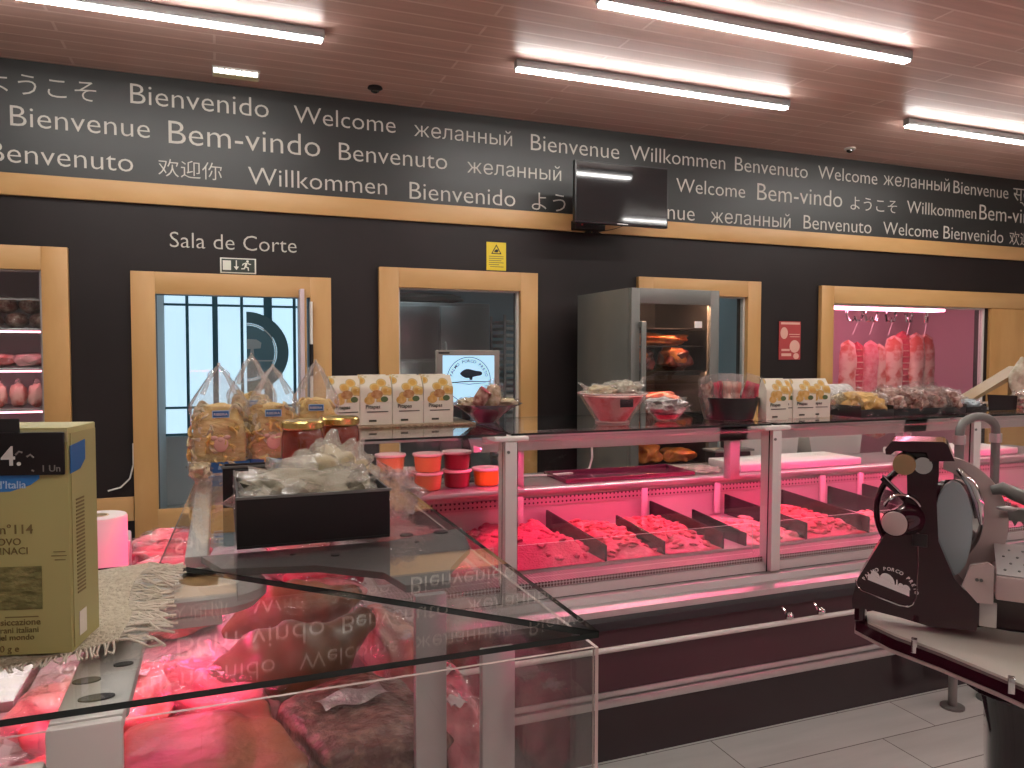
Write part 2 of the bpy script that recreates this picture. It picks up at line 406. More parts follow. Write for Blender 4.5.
# back wall with its openings (x0, x1, z0, z1)
OPEN = [(-3.2, -1.11, .8, 2.152), (-.415, .655, 0, 2.013), (1.336, 2.375, .45, 2.115), (3.66, 4.70, .45, 2.13), (5.745, 7.93, .45, 2.10)]
b = MB(); x = -5
for (a, c, z0, z1) in OPEN:
    b.box(x, a, WY, WY + .12, 0, CZ)
    if z0 > 0: b.box(a, c, WY, WY + .12, 0, z0)
    b.box(a, c, WY, WY + .12, z1, CZ); x = c
b.box(x, 11, WY, WY + .12, 0, CZ)
struct(b, 'wall_back', 'black wall', smooth=False)
struct(MB().box(-5.1, -5, -5, 12, 0, CZ + .1), 'wall_left', 'white wall', smooth=False)
struct(MB().box(11, 11.1, -5, 12, 0, CZ + .1), 'wall_right', 'white wall', smooth=False)
struct(MB().box(-5, 11, -5.1, -5, 0, CZ + .1), 'wall_front', 'white wall', smooth=False)
# wooden band under the lettered panel
struct(MB().box(-5, 11, WY - .035, WY - .001, 2.645, 2.79), 'trim_1', 'birch long', bevel=.002)
# low wooden rails beside and across the doorway
struct(MB().box(-1.6, -.575, WY - .03, WY - .001, .40, .57), 'trim_2', 'birch long', bevel=.002)

def frame(name, x0, x1, z0, z1, t, d=.05, label=None, legs=True):
    """timber casing round an opening x0..x1, z0..z1"""
    b = MB(); y0, y1 = WY - d, WY + .12
    b.box(x0 - t, x0, y0, WY - .001, z0 - (0 if z0 == 0 else t), z1 + t, 0); b.box(x1, x1 + t, y0, WY - .001, z0 - (0 if z0 == 0 else t), z1 + t, 0)
    b.box(x0, x1, y0, WY - .001, z1, z1 + t, 1)
    if z0 > 0: b.box(x0, x1, y0, WY - .001, z0 - t, z0, 1)
    return struct(b, name, ['birch', 'birch long'], label, bevel=.002)
frame('window_1', -3.2, -1.11, .8, 2.152, .158)
frame('door_1', -.415, .655, 0, 2.013, .155)
frame('window_2', 1.336, 2.375, .45, 2.115, .155)
frame('window_3', 3.66, 4.70, .45, 2.13, .150)
b = MB(); y0 = WY - .05
b.box(5.588, 5.745, y0, WY - .001, .45, 2.27, 0); b.box(5.745, 11, y0, WY - .001, 2.10, 2.27, 1)
b.box(5.588, 11, y0, WY - .001, .30, .449, 1); b.box(7.98, 11, y0 + .01, WY - .001, .45, 2.10, 0)
struct(b, 'window_4', ['birch', 'birch long'], bevel=.002)
# metal inner frames and panes
def pane_in(parent_name, x0, x1, z0, z1, edge='alu', t=.02, y=WY + .02):
    p = bpy.data.objects[parent_name]
    b = MB(); b.box(x0, x0 + t, y - .02, y + .02, z0, z1); b.box(x1 - t, x1, y - .02, y + .02, z0, z1)
    b.box(x0 + t, x1 - t, y - .02, y + .02, z1 - t * .6, z1); b.box(x0 + t, x1 - t, y - .02, y + .02, z0, z0 + t)
    b.build('metal_frame', edge, p)
    MB().pane(x0 + t, x1 - t, y - .003, y + .003, z0 + t, z1 - t * .6, 'y').build('pane', ['window glass', 'glass edge'], p, smooth=False)
pane_in('window_1', -3.2, -1.11, .8, 2.152)
pane_in('window_2', 1.336, 2.375, .45, 2.115, 'pale alu')
pane_in('window_3', 3.66, 4.70, .45, 2.13, 'pale alu')
pane_in('window_4', 5.745, 7.93, .45, 2.10, 'pale alu', .035)

# rooms behind the wall
def room(x0, x1, y1, mat, n, z1=2.9):
    b = MB(); b.box(x0, x1, y1, y1 + .1, 0, z1); b.box(x0 - .1, x0, WY + .12, y1 + .1, 0, z1); b.box(x1, x1 + .1, WY + .12, y1 + .1, 0, z1); b.box(x0 - .1, x1 + .1, WY + .12, y1 + .1, z1, z1 + .1)
    struct(b, 'wall_' + n, mat, smooth=False)
room(-3.3, -.75, 7.2, 'white wall', 'chiller', 2.3)
room(1.1, 5.3, 9.4, 'blue wall', 'prep_room')
room(5.5, 9.5, 8.3, 'pink wall', 'hanging_room')

# ------------------------------------------------------------------ cutting room behind the doorway
b = MB(); b.box(-.62, -.52, WY + .12, 8.7, 0, 2.9); b.box(.95, 1.05, WY + .12, 8.7, 0, 2.9)
b.box(-.52, .95, WY + .12, 8.7, 2.8, 2.9); b.box(-.52, .95, 8.65, 8.75, 0, .72); b.box(-.52, .95, 8.65, 8.75, 2.35, 2.8)
struct(b, 'wall_cutting_room', 'white wall', smooth=False)
b = MB()
for xx, ww in [(-.30, .03), (-.03, .055), (.235, .03), (.50, .085), (.775, .03), (.93, .04)]: b.box(xx - ww / 2, xx + ww / 2, 8.58, 8.63, .72, 2.35)
for zz in (2.09, 2.33, .74, 1.02): b.box(-.52, .95, 8.585, 8.625, zz - .012, zz + .012)
struct(b, 'window_5', 'frame blue', bevel=.002)
w5 = bpy.data.objects['window_5']
MB().pane(-.52, .95, 8.60, 8.606, .72, 2.35, 'y').build('pane', ['window glass', 'glass edge'], w5, smooth=False)
b = MB(); segs = 48   # round emblem film on the window
def ring(b, cx, cz, r0, r1, y, m=0, n=56, d=.002):
    for k in range(n):
        a, c = 2 * PI * k / n, 2 * PI * (k + 1) / n
        b.prism([(r0 * math.cos(a), r0 * math.sin(a)), (r1 * math.cos(a), r1 * math.sin(a)), (r1 * math.cos(c), r1 * math.sin(c)), (r0 * math.cos(c), r0 * math.sin(c))], (cx, y, cz), X_, Z_, Y_, d, m)
def half(b, cx, cz, r0, r1, y, m, n=30, d=.002):
    for k in range(n):
        a_, c_ = -PI / 2 + PI * k / n, -PI / 2 + PI * (k + 1) / n
        b.prism([(r0 * math.cos(a_), r0 * math.sin(a_)), (r1 * math.cos(a_), r1 * math.sin(a_)), (r1 * math.cos(c_), r1 * math.sin(c_)), (r0 * math.cos(c_), r0 * math.sin(c_))], (cx, y, cz), X_, Z_, Y_, d, m)
half(b, .28, 1.60, .0, .285, 8.572, 2); half(b, .28, 1.60, .290, .305, 8.570, 1); half(b, .28, 1.60, .31, .43, 8.570, 0)
b.prism([(.0, .03), (.14, .04), (.15, .10), (.10, .135), (.0, .14)], (.28, 8.568, 1.60), X_, Z_, Y_, .001, 1)
b.prism([(.03, -.08), (.08, -.08), (.07, .035), (.04, .035)], (.28, 8.568, 1.60), X_, Z_, Y_, .001, 1)
b.box(.28, .56, 8.568, 8.569, 1.50, 1.515, 1)
M('emblem teal', (.16, .27, .30), .6); M('emblem light', (.24, .38, .43), .6)
e = b.build('window_emblem', ['emblem teal', 'white label', 'emblem light'], smooth=False); tag(e, 'round teal shop emblem with a tree on the glazed wall of the cutting room', 'emblem')
# daylight outside that glazing
struct(MB().box(-1.2, 1.6, 9.9, 9.95, -.1, 3.2), 'wall_outside_sky', 'sky glow', 'bright sky beyond the cutting room window', smooth=False)
l = thing('ceiling_lamp', 'cool ceiling lamp inside the cutting room', 'lamp', (.2, 7.4, 2.74))
MB().box(-.05, .05, -.6, .6, 0, .05).build('lamp_housing', 'lamp body', l); MB().box(-.045, .045, -.58, .58, -.01, 0).build('diffuser', 'cool glow', l)
# the tall wooden door leaf folded open at the right jamb with its closer
t = thing('sliding_door_leaf', 'pinkish door edge panel with a long pull bar inside the right jamb', 'door leaf', (.60, WY - .06, 0))
MB().box(-.03, .0, -.10, .13, .05, 2.07).build('leaf', 'pink wall', t, bevel=.003)
MB().box(.004, .02, -.06, .1, .05, 2.07).build('edge_strip', 'birch', t, bevel=.002)
b = MB(); b.tube([(.055, -.03, .95), (.055, -.03, 1.98)], .012); b.build('pull_bar', 'white plastic', t)
MB().tube([(.055, -.03, 1.42), (.055, -.03, 1.66)], .0145).build('grip', 'matt black', t)
# low wooden board barring the doorway and small things by it
t = thing('low_wood_board', 'low wooden board standing across the cutting room doorway', 'board', (-.05, 5.80, 0))
MB().box(-.36, .50, 0, .03, .30, .50).build('board', 'birch long', t, bevel=.003)
for xx in (-.3, .44): MB().box(xx - .02, xx + .02, .005, .04, 0, .30).build('leg', 'birch', t)
t = thing('wall_cable', 'pale cable looping down the black wall left of the doorway', 'cable', (0, 0, 0))
MB().tube([(-.575, WY - .012, .95), (-.575, WY - .012, .80), (-.60, WY - .012, .70), (-.66, WY - .012, .64), (-.74, WY - .012, .62)], .006).build('cord', 'white plastic', t)

# ------------------------------------------------------------------ lettering panel
t = thing('welcome_panel', 'long black wall panel with welcome words in many languages', 'sign', (0, WY - .03, 0))
MB().box(-5, 11, 0, .029, 2.792, CZ - .002).build('panel', 'sign panel', t, smooth=False)
WORDS = [
 ('ようこそ', -1.40, .64, 3.319), ('Bienvenido', -.55, .92, 3.332), ('Welcome', .55, .77, 3.319), ('желанный', 1.47, .83, 3.313), ('Bienvenue', 2.47, .84, 3.300),
 ('Willkommen', 3.42, 1.01, 3.308), ('Benvenuto', 4.54, .86, 3.307), ('Welcome', 5.53, .765, 3.318), ('желанный', 6.38, .93, 3.324), ('Bienvenue', 7.37, .84, 3.316), ('स्वागत', 8.29, .60, 3.308),
 ('Bienvenue', -1.27, .84, 3.101), ('Bem-vindo', -.31, 1.05, 3.080), ('Benvenuto', .88, .86, 3.073), ('желанный', 1.91, .84, 3.064), ('Welcome', 3.90, .76, 3.062),
 ('Bem-vindo', 4.80, 1.04, 3.056), ('ようこそ', 5.95, .62, 3.052), ('Willkommen', 6.71, 1.01, 3.062), ('Bem-vindo', 7.77, 1.06, 3.062),
 ('Benvenuto', -1.40, .86, 2.857), ('欢迎你', -.38, .42, 2.855), ('Willkommen', .22, 1.03, 2.834), ('Bienvenido', 1.43, .90, 2.818), ('ようこそ', 2.48, .70, 2.812),
 ('Bienvenue', 3.25, .85, 2.812), ('желанный', 4.28, .92, 2.812), ('Benvenuto', 5.36, .87, 2.818), ('Welcome', 6.39, .77, 2.824), ('Bienvenido', 7.24, .91, 2.824), ('欢迎你', 8.25, .50, 2.826)]
for wd, x, wdt, z in WORDS:
    MB().text(wd, (x, 0, z), X_, Z_, width=wdt, ext=.003, off=-.014, hs=.95).build('lettering', 'letter white', t, smooth=False)
t = thing('room_lettering', 'white lettering naming the cutting room on the black wall above its doorway', 'lettering', (-.315, WY - .002, 2.352))
for wd, u in (('Sala', 0), ('de', 1.813), ('Corte', 3.084)): MB().text(wd, (u * .1608, 0, 0), X_, Z_, size=.1608, ext=.003, off=-.014).build('word', 'letter white', t, smooth=False)

# ------------------------------------------------------------------ ceiling lamps and fittings
def ceil_lamp(x0, y, label, n=0):
    t = thing('linear_ceiling_light', label, 'ceiling light', (x0, y, CZ), 0, 'linear ceiling lights')
    MB().box(0, 2.25, -.03, .03, -.055, -.001).build('housing', 'lamp body', t, bevel=.003)
    MB().box(.015, 2.235, -.024, .024, -.070, -.0555).build('diffuser', 'lamp glow', t, smooth=False)
    return t
L0 = ceil_lamp(1.86, 4.77, 'white linear ceiling light lower of the two in the middle, above the television')
for x, y, l in [(-1.63, 4.77, 'white linear ceiling light at the upper left, over the word Bienvenido'), (5.33, 4.77, 'white linear ceiling light cut by the right edge of the photo'),
                (1.93, 3.73, 'white linear ceiling light higher of the two in the middle, cut by the top edge'),
                ]:
    dup(L0, (x, y, CZ), 0, l)
for x, y in [(-1.54, 3.73), (5.4, 3.73), (-1.63, 1.5), (1.86, 1.5), (5.33, 1.5), (-1.63, -1.8), (1.86, -1.8), (5.33, -1.8)]:
    dup(L0, (x, y, CZ), 0, 'white linear ceiling light over the shop floor, outside the photo')
t = thing('ceiling_grille_lamp', 'small bright slotted lamp in the ceiling next to the lettered panel', 'ceiling light', (.14, 5.70, CZ))
MB().box(-.155, .155, -.10, .10, -.012, -.001).build('lamp_housing', 'white plastic', t, bevel=.003)
for k in range(8): MB().box(-.145 + k * .0367, -.145 + k * .0367 + .026, -.085, .0, -.016, -.0125).build('lamp_cell', 'grille glow', t, smooth=False)
for k in range(5): MB().box(-.15, .15, .012 + k * .017, .020 + k * .017, -.016, -.0125).build('louvre', 'pack cream', t, smooth=False)
for x, y, l in [(1.094, 5.63, 'small dark ceiling spot above the word Welcome'), (5.60, 5.64, 'small white ceiling sensor near the right of the lettered panel')]:
    t = thing('ceiling_spot', l, 'ceiling spot', (x, y, CZ))
    MB().lathe([(.05, 0), (.055, -.012), (.04, -.02)], n=24).build('collar', 'white plastic' if x > 3 else 'matt black', t)
    MB().lathe([(.032, -.0205), (.03, -.034), (.012, -.044), (.0004, -.046)], n=20).build('lens', 'black gloss', t)

# ------------------------------------------------------------------ television
t = thing('wall_television', 'switched off black flat television on the lettered wall', 'television', (3.085, 5.50, 2.885))
hw, hh = .43, .247
MB().box(-hw, hw, 0, .045, -hh, hh).build('casing', 'black plastic', t, bevel=.006)
MB().box(-hw + .012, hw - .012, -.002, -.0002, -hh + .018, hh - .012).build('screen', 'tv screen', t, smooth=False)
MB().box(-.05, .05, -.003, -.0005, -hh + .004, -hh + .012).build('badge', 'silver label', t, smooth=False)
MB().box(-.15, .15, .046, .10, -.12, .12).build('rear_housing', 'black plastic', t, bevel=.01)
b = MB(); b.box(-.05, .05, .101, .44, -.04, .04); b.box(-.14, .14, .44, .468, -.14, .14); b.build('wall_bracket', 'matt black', t, bevel=.003)
t = thing('media_box', 'small black media box with tangled leads below the television', 'media box', (3.02, 5.86, 2.67))
MB().box(-.18, .10, 0, .10, -.02, .06).build('box', 'matt black', t, bevel=.005)
b = MB()
for k in range(4):
    b.tube([(-.05 + .12 * k / 3 + .03 * math.sin(j * 1.7 + k), .04 + .01 * k, -.012 - .03 * abs(math.sin(j * .7 + k))) for j in range(9)], .005, 6)
b.tube([(.02 + .035 * j, .05, -.02 + .06 * (j / 8) ** 2) for j in range(9)], .003, 6)
b.build('leads', 'matt black', t)
MB().box(-.13, -.115, -.004, -.0005, .012, .03).build('standby_light', 'print red', t)

# ------------------------------------------------------------------ signs on the wall
t = thing('exit_sign', 'small dark exit sign with down arrow and running figure above the doorway', 'sign', (.019, WY - .012, 2.18))
MB().box(0, .25, 0, .010, 0, .112).build('plate', 'exit white', t, bevel=.001)
b = MB(); b.box(.01, .24, -.0015, -.0003, .008, .104, 0); b.box(.018, .075, -.003, -.0017, .022, .092, 1)
b.prism([(.108, .095), (.116, .095), (.116, .05), (.130, .05), (.112, .024), (.094, .05), (.108, .05)], (0, -.0017, 0), X_, Z_, (0, -1, 0), .0015, 1)
U_ = (0, -.0017, 0)
b.prism([(.190 + .009 * math.cos(k * PI / 5), .090 + .009 * math.sin(k * PI / 5)) for k in range(10)], U_, X_, Z_, (0, -1, 0), .0015, 1)
for pl in [[(.175, .082), (.190, .078), (.182, .048), (.168, .052)], [(.175, .080), (.158, .074), (.150, .060), (.157, .058), (.164, .068), (.176, .072)], [(.188, .078), (.200, .066), (.214, .066), (.214, .073), (.203, .073), (.192, .083)],
           [(.182, .052), (.198, .046), (.200, .022), (.192, .022), (.190, .041), (.172, .047)], [(.170, .053), (.178, .048), (.168, .032), (.146, .030), (.146, .038), (.163, .040)]]:
    b.prism(pl, U_, X_, Z_, (0, -1, 0), .0015, 1)
b.build('pictogram', ['exit green', 'exit white'], t, smooth=False)
t = thing('warning_sign', 'yellow warning notice with a triangle above the middle window frame', 'sign', (2.085, WY - .006, 2.285))
MB().box(0, .172, 0, .005, 0, .232).build('plate', 'yellow sign', t, smooth=False)
b = MB()
def tri(b, pts, pin, m):
    for i in range(3):
        j = (i + 1) % 3; b.prism([pts[i], pts[j], pin[j], pin[i]], (0, -.0002, 0), X_, Z_, (0, -1, 0), .001, m)
tri(b, [(.040, .135), (.132, .135), (.086, .215)], [(.052, .142), (.120, .142), (.086, .200)], 0)
b.prism([(.066, .150), (.094, .148), (.106, .160), (.098, .172), (.084, .174), (.072, .164)], (0, -.0002, 0), X_, Z_, (0, -1, 0), .001, 0)
for k, (a, c) in enumerate([(.02, .15), (.02, .15), (.02, .13), (.02, .15), (.02, .11), (.03, .15)]): b.box(a, c, -.0012, -.0002, .112 - k * .017, .117 - k * .017, 1)
b.build('print', ['print black', 'print brown'], t, smooth=False)
t = thing('red_poster', 'small red leaflet with pale ovals on the black wall left of the pink lit window', 'poster', (5.105, WY - .008, 1.535))
MB().box(0, .262, 0, .006, 0, .375).build('sheet', 'poster red', t, smooth=False)
b = MB()
for (cx, cz, rx, rz) in [(.06, .26, .045, .058), (.19, .13, .062, .062), (.21, .035, .035, .03)]:
    b.prism([(cx + rx * math.cos(k * PI / 10), cz + rz * math.sin(k * PI / 10)) for k in range(20)], (0, -.0003, 0), X_, Z_, (0, -1, 0), .001, 0)
b.box(.02, .25, -.0012, -.0002, .345, .365, 0); b.box(.12, .25, -.0012, -.0002, .245, .252, 0); b.box(.13, .25, -.0012, -.0002, .222, .228, 0); b.box(.03, .13, -.0012, -.0002, .085, .105, 0); b.box(.03, .15, -.0012, -.0002, .035, .062, 0)
b.build('print', 'poster pink', t, smooth=False)
t = thing('wall_socket', 'small grey wall socket on the black wall behind the counter', 'socket', (2.98, WY - .02, 1.03))
MB().box(-.05, .05, 0, .018, -.05, .05).build('plate', 'dark steel', t, bevel=.004); MB().lathe([(.022, -.002), (.018, .0)], n=18, T=Matrix.Rotation(R(90), 4, 'X')).build('outlet', 'matt black', t)

# ------------------------------------------------------------------ chiller behind window 1
t = thing('chiller_shelving', 'tiers of metal shelves with pink lights behind the far left window', 'shelving', (-2.15, 6.45, 0))
for k, z in enumerate((2.00, 1.775, 1.50, 1.215, .93)):
    if k: MB().box(-1.03, 1.03, -.30, .30, z - .03, z - .012).build('shelf', 'alu', t, bevel=.002)
    if 1: MB().box(-1.03, 1.03, -.29, -.25, z - .042, z - .031).build('light_strip', 'pink low' if k else 'white label', t, smooth=False)
for x in (-1.03, 1.01):
    for y in (-.29, .27): MB().box(x, x + .02, y, y + .02, 0, 2.1).build('upright', 'dark steel', t)
shelf_z = [1.763, 1.488, 1.203, .918]
def meatpack(name, label, cat, mats, loc, kind, group, rz=0, sc=1, seed=0):
    t = thing(name, label, cat, loc, rz, group)
    if kind == 'roll':     # tied dry sausage ends wrapped in film
        b = MB()
        b.blob((0, 0, .055), (.072, .10, .058), .12, 2, 3, 0, seed=seed); b.build('sausage', mats[0], t)
        MB().blob((0, 0, .06), (.078, .108, .061), .16, 3, 3, 0, seed=seed + 9).build('wrap', 'vacuum film', t)
    elif kind == 'slab':
        b = MB(); b.blob((0, 0, .05), (.13, .085, .045), .25, 2.2, 3, 0, seed=seed, squash=.7); b.build('meat', mats[0], t)
        MB().blob((0, 0, .054), (.14, .092, .050), .28, 3, 3, 0, seed=seed + 4, squash=.7).build('wrap', 'vacuum film', t)
    elif kind == 'chunk':
        b = MB(); b.blob((0, 0, .085), (.05, .05, .085), .2, 2.5, 3, 0, seed=seed, squash=.8); b.build('meat', mats[0], t)
        b = MB(); b.blob((0, 0, .175), (.02, .02, .03), .5, 5, 2, 0, seed=seed); b.build('wrap_knot', 'milky bag film', t)
    return t
pro = {}
def put(name, label, cat, mats, loc, kind, group, rz=0, seed=0):
    key = (name, kind, seed % 3)
    if key in pro: return dup(pro[key], loc, rz, label)
    pro[key] = meatpack(name, label, cat, mats, loc, kind, group, rz, 1, seed); return pro[key]
rowname = ['top', 'second', 'third', 'lowest']
G1 = 'wrapped meats on the chiller shelves at the far left'
k = 0
for r, (kind, nm, lbl, mt) in enumerate([('roll', 'wrapped_sausage', 'film wrapped cured sausage', 'sausage'), ('slab', 'wrapped_meat', 'vacuum packed slab of meat', 'pink package'), ('chunk', 'meat_bag', 'upright bag of red meat', 'meat fat'), ('slab', 'wrapped_meat', 'rumpled pink vacuum pack of meat', 'meat red')]):
    st = {'roll': .152, 'slab': .25, 'chunk': .115}[kind]
    x = -1.18
    j = 0
    while x > -2.05:
        lab = lbl + ', ' + rowname[r] + ' chiller shelf, ' + ['nearest the frame', 'second from frame', 'third from frame', 'fourth from frame', 'fifth from frame', 'sixth from frame', 'seventh from frame', 'eighth from frame'][j]
        put(nm + ('' if r < 3 else ''), lab, 'meat', [mt], (x - (.0 if kind == 'roll' else .04), 6.30 + .02 * (j % 2), shelf_z[r] + .002), kind, G1, rz=.2 * math.sin(j * 3 + r), seed=j + r * 3)
        if kind == 'roll' and j < 7: put(nm, lab + ', upper one', 'meat', [mt], (x - .07, 6.34, shelf_z[r] + .110), kind, G1, rz=.1 * j, seed=j + 1)
        x -= st; j += 1

# ------------------------------------------------------------------ prep room behind windows 2 and 3
t = thing('steel_refrigerator', 'tall two door stainless refrigerator seen through the middle window', 'refrigerator', (1.55, 8.0, 0))
MB().box(0, 1.27, 0, .8, .1, 2.14).build('body', 'steel', t, bevel=.008)
for a, c, z0, z1 in [(.01, .66, 1.53, 2.10), (.01, .66, .15, 1.50), (.69, 1.25, .15, 2.10)]:
    d = MB().box(a, c, -.05, -.003, z0, z1).build('door', 'steel', t, bevel=.006)
    if a > .5: MB().tube([(a + .05, -.055, 1.25), (a + .05, -.085, 1.28), (a + .05, -.085, 1.68), (a + .05, -.055, 1.71)], .013).build('handle', 'pale alu', d)
for x in (.06, 1.2):
    for y in (.06, .74): MB().cyl((x, y, 0), (x, y, .1), .025).build('foot', 'matt black', t)
t = thing('wrapped_bundle', 'dark wrapped bundle lying on top of the steel refrigerator', 'bundle', (2.15, 8.25, 2.141))
MB().blob((0, 0, .06), (.42, .14, .062), .2, 3, 3, 0, seed=3, squash=.8).build('bundle', 'dark steel', t)
t = thing('tray_rack', 'tall rack of pale trays behind the right side of the middle window', 'rack', (3.00, 7.95, 0))
for x in (-.02, .30): 
    for y in (0, .45): MB().box(x - .012, x + .012, y - .012, y + .012, 0, 2.02).build('upright', 'alu', t)
for k in range(22): MB().box(0.0, .28, 0, .45, .35 + k * .075, .385 + k * .075).build('tray', 'white plastic' if k % 3 else 'pale alu', t, bevel=.004)
t = thing('steel_shelf_unit', 'grey steel rack next to the pale trays behind the middle window', 'rack', (3.45, 7.9, 0))
for x in (0, .12, .24, .5): MB().box(x - .012, x + .012, 0, .03, 0, 2.0).build('upright', 'dark steel', t)
for z in (.5, 1.0, 1.6, 1.98): MB().box(0, .5, .035, .4, z, z + .02).build('shelf', 'steel', t)
for x, y in [(2.0, 7.0), (4.3, 7.4)]:
    l = thing('ceiling_lamp', 'cool ceiling lamp inside the prep room ' + ('over the steel refrigerator' if x < 3 else 'behind the glass fronted meat cabinet'), 'lamp', (x, y, 2.84))
    MB().box(-.6, .6, -.06, .06, 0, .05).build('lamp_housing', 'lamp body', l); MB().box(-.58, .58, -.055, .055, -.01, 0).build('diffuser', 'cool glow', l)
t = thing('white_cupboard', 'pale blue cupboard seen through the window right of the meat cabinet', 'cupboard', (4.6, 8.5, 0))
MB().box(0, .65, 0, .5, 0, 1.95).build('body', 'blue wall', t, bevel=.005)
for a in (.01, .33): MB().box(a, a + .31, -.02, -.002, .1, 1.92).build('door', 'white wall', t, bevel=.004)

# ------------------------------------------------------------------ room of hanging meat behind window 4
t = thing('hanging_rail', 'pale steel rail with a pink light tube above the hanging meat', 'rail', (0, 7.0, 0))
MB().box(5.9, 9.2, -.02, .02, 2.20, 2.24).build('rail', 'alu', t)
MB().box(5.9, 8.0, -.45, -.28, 2.090, 2.120).build('light_tube', 'pink soft', t, smooth=False)
MB().box(5.9, 8.9, .5, .6, 2.33, 2.36).build('light_tube', 'pink soft', t, smooth=False)  # second tube, added for more pink light in the room
MB().box(5.9, 8.2, -.47, -.26, 2.1205, 2.20).build('light_housing', 'white plastic', t)
for k, (x, zt, mt, wd, rr) in enumerate([(6.98, 1.74, 'meat fat', .115, 0), (7.17, 1.72, 'meat red', .10, 0), (7.33, 1.74, 'meat pink', .11, 0), (7.52, 1.70, 'meat fat', .12, 0), (7.70, 1.80, 'meat fat', .13, 1), (7.90, 1.86, 'meat red', .115, 1), (8.07, 1.84, 'meat fat', .12, 2), (8.28, 1.83, 'meat fat', .14, 3)]):
    o = thing('hanging_meat', 'long cut of meat hanging from a hook in the pink room, ' + ['leftmost', 'second from the left', 'third from the left', 'fourth from the left', 'fifth from the left', 'sixth from the left', 'seventh from the left', 'rightmost'][k], 'meat', (x, 7.0 + .05 * (k % 2), 0), 0, 'cuts of meat hanging on hooks')
    def side(u, v, wd=wd, zt=zt, k=k):
        a = 2 * PI * u; z = zt - v * 1.15
        ww = wd * (0.75 + .35 * min(1, v * 6)) * (1 - .2 * v) * (0.02 if v == 0 or v == 1 else 1)
        q = 1 + .14 * noise.noise(Vector((math.cos(a) * 1.5, z * 5, k)))
        return (ww * math.cos(a) * q, ww * .55 * math.sin(a) * q, z + .02 * math.cos(a * 3) * (1 - v))
    b = MB().grid(side, 20, 26); b.build('meat', mt, o)
    if k in (1, 5):
        bb = MB()
        for j in range(9): bb.tube([(wd * 1.0 * math.cos(a), -wd * .62 * math.sin(a), zt - .08 - j * .075) for a in [PI * i / 8 for i in range(9)]], .007, 6)
        bb.build('ribs', 'meat fat', o)
for k, x in enumerate((7.0, 7.26, 7.56, 7.86, 8.15)):
    o = thing('meat_hook', 'curved pale double hook on the rail in the pink room, ' + ['leftmost', 'second from the left', 'middle one', 'second from the right', 'rightmost'][k], 'hook', (x, 6.93, 0), .15 * k, 'meat hooks')
    pts = [(.105 * math.sin(a) + .0, 0, 2.075 - .075 * math.cos(a) * (1 if abs(a) < 2 else 1)) for a in [(-2.6 + 5.2 * i / 20) for i in range(21)]]
    pl = [(-.06 - .055 * math.cos(a), 0, 2.06 + .075 * math.sin(a)) for a in [2.2 - PI * 1.55 * i / 14 for i in range(15)]]
    MB().tube([(-.03, 0, 2.2), (-.10, 0, 2.13), (-.125, 0, 2.06), (-.09, 0, 1.985), (-.03, 0, 1.985), (0, 0, 2.03)], .016, 8).build('left_hook', 'chrome', o)
    MB().tube([(.03, 0, 2.2), (.10, 0, 2.13), (.125, 0, 2.06), (.09, 0, 1.985), (.03, 0, 1.985), (0.002, 0, 2.03)], .016, 8).build('right_hook', 'chrome', o)
    MB().tube([(.06, 0, 1.985), (.0, .02, 1.82)], .006, 6).build('skewer', 'pale alu', o)

# ================================================================== MAIN COUNTER
XL, XR = .40, 5.3
t = thing('display_counter', 'long refrigerated butcher counter with glass front, lit pink, facing the aisle', 'display counter', (0, 0, 0))
b = MB(); b.box(XL, XR, 2.645, 3.72, .235, .699, 0); b.box(XL, XR, 2.60, 2.644, .235, .660, 0); b.build('body', 'burgundy', t)
MB().box(XL, XR, 2.586, 3.70, 0, .234).build('kick_panel', 'kick panel', t)
MB().box(XL, XR, 2.548, 2.60, .297, .553).build('front_panel', 'burgundy', t)
b = MB(); b.box(XL, XR, 2.535, 2.585, .236, .268); b.box(XL, XR, 2.545, 2.585, .272, .295); b.build('lower_trim', 'alu', t, bevel=.003)
b = MB(); b.prism([(2.497, .556), (2.60, .553), (2.60, .600), (2.515, .600), (2.497, .588)], (XL, 0, 0), Y_, Z_, X_, XR - XL); b.build('bumper', 'bumper rubber', t)
b = MB(); b.prism([(2.515, .601), (2.63, .601), (2.63, .665), (2.575, .665), (2.565, .640), (2.515, .625)], (XL, 0, 0), Y_, Z_, X_, XR - XL); b.build('front_sill', 'alu', t)
b = MB(); b.prism([(2.612, .6655), (2.64, .6655), (2.64, .699), (2.625, .699)], (XL, 0, 0), Y_, Z_, X_, XR - XL); b.build('glass_sill', 'deck metal', t)
MB().box(XL, XR, 2.642, 2.762, .700, .722).build('air_grille', 'perforated grille', t)
MB().box(XL, XR, 2.763, 3.398, .700, .732).build('deck', 'deck metal', t)
b = MB(); b.box(XL, XR, 3.399, 3.43, .705, .850, 0); b.box(XL, XR, 3.392, 3.43, .851, .893, 1); b.box(XL, XR, 3.399, 3.43, .894, .915, 0); b.build('back_panel', ['deck metal', 'perforated strip'], t)
b = MB(); b.prism([(3.37, .916), (3.42, .916), (3.42, .945), (3.39, .945), (3.37, .938)], (XL, 0, 0), Y_, Z_, X_, XR - XL); b.build('worktop_edge', 'alu', t, bevel=.002)
MB().box(XL, XR, 3.421, 3.80, .916, .945).build('worktop', 'grey plate', t)
MB().box(XL, XR, 3.72, 3.79, .235, .915).build('rear_panel', 'steel', t)
PX = [.997, 2.205, 3.395, 4.60]
def slant(y0, z0, y1, z1, z): return y0 + (y1 - y0) * (z - z0) / (z1 - z0)
gy0, gy1 = 2.594, 2.594
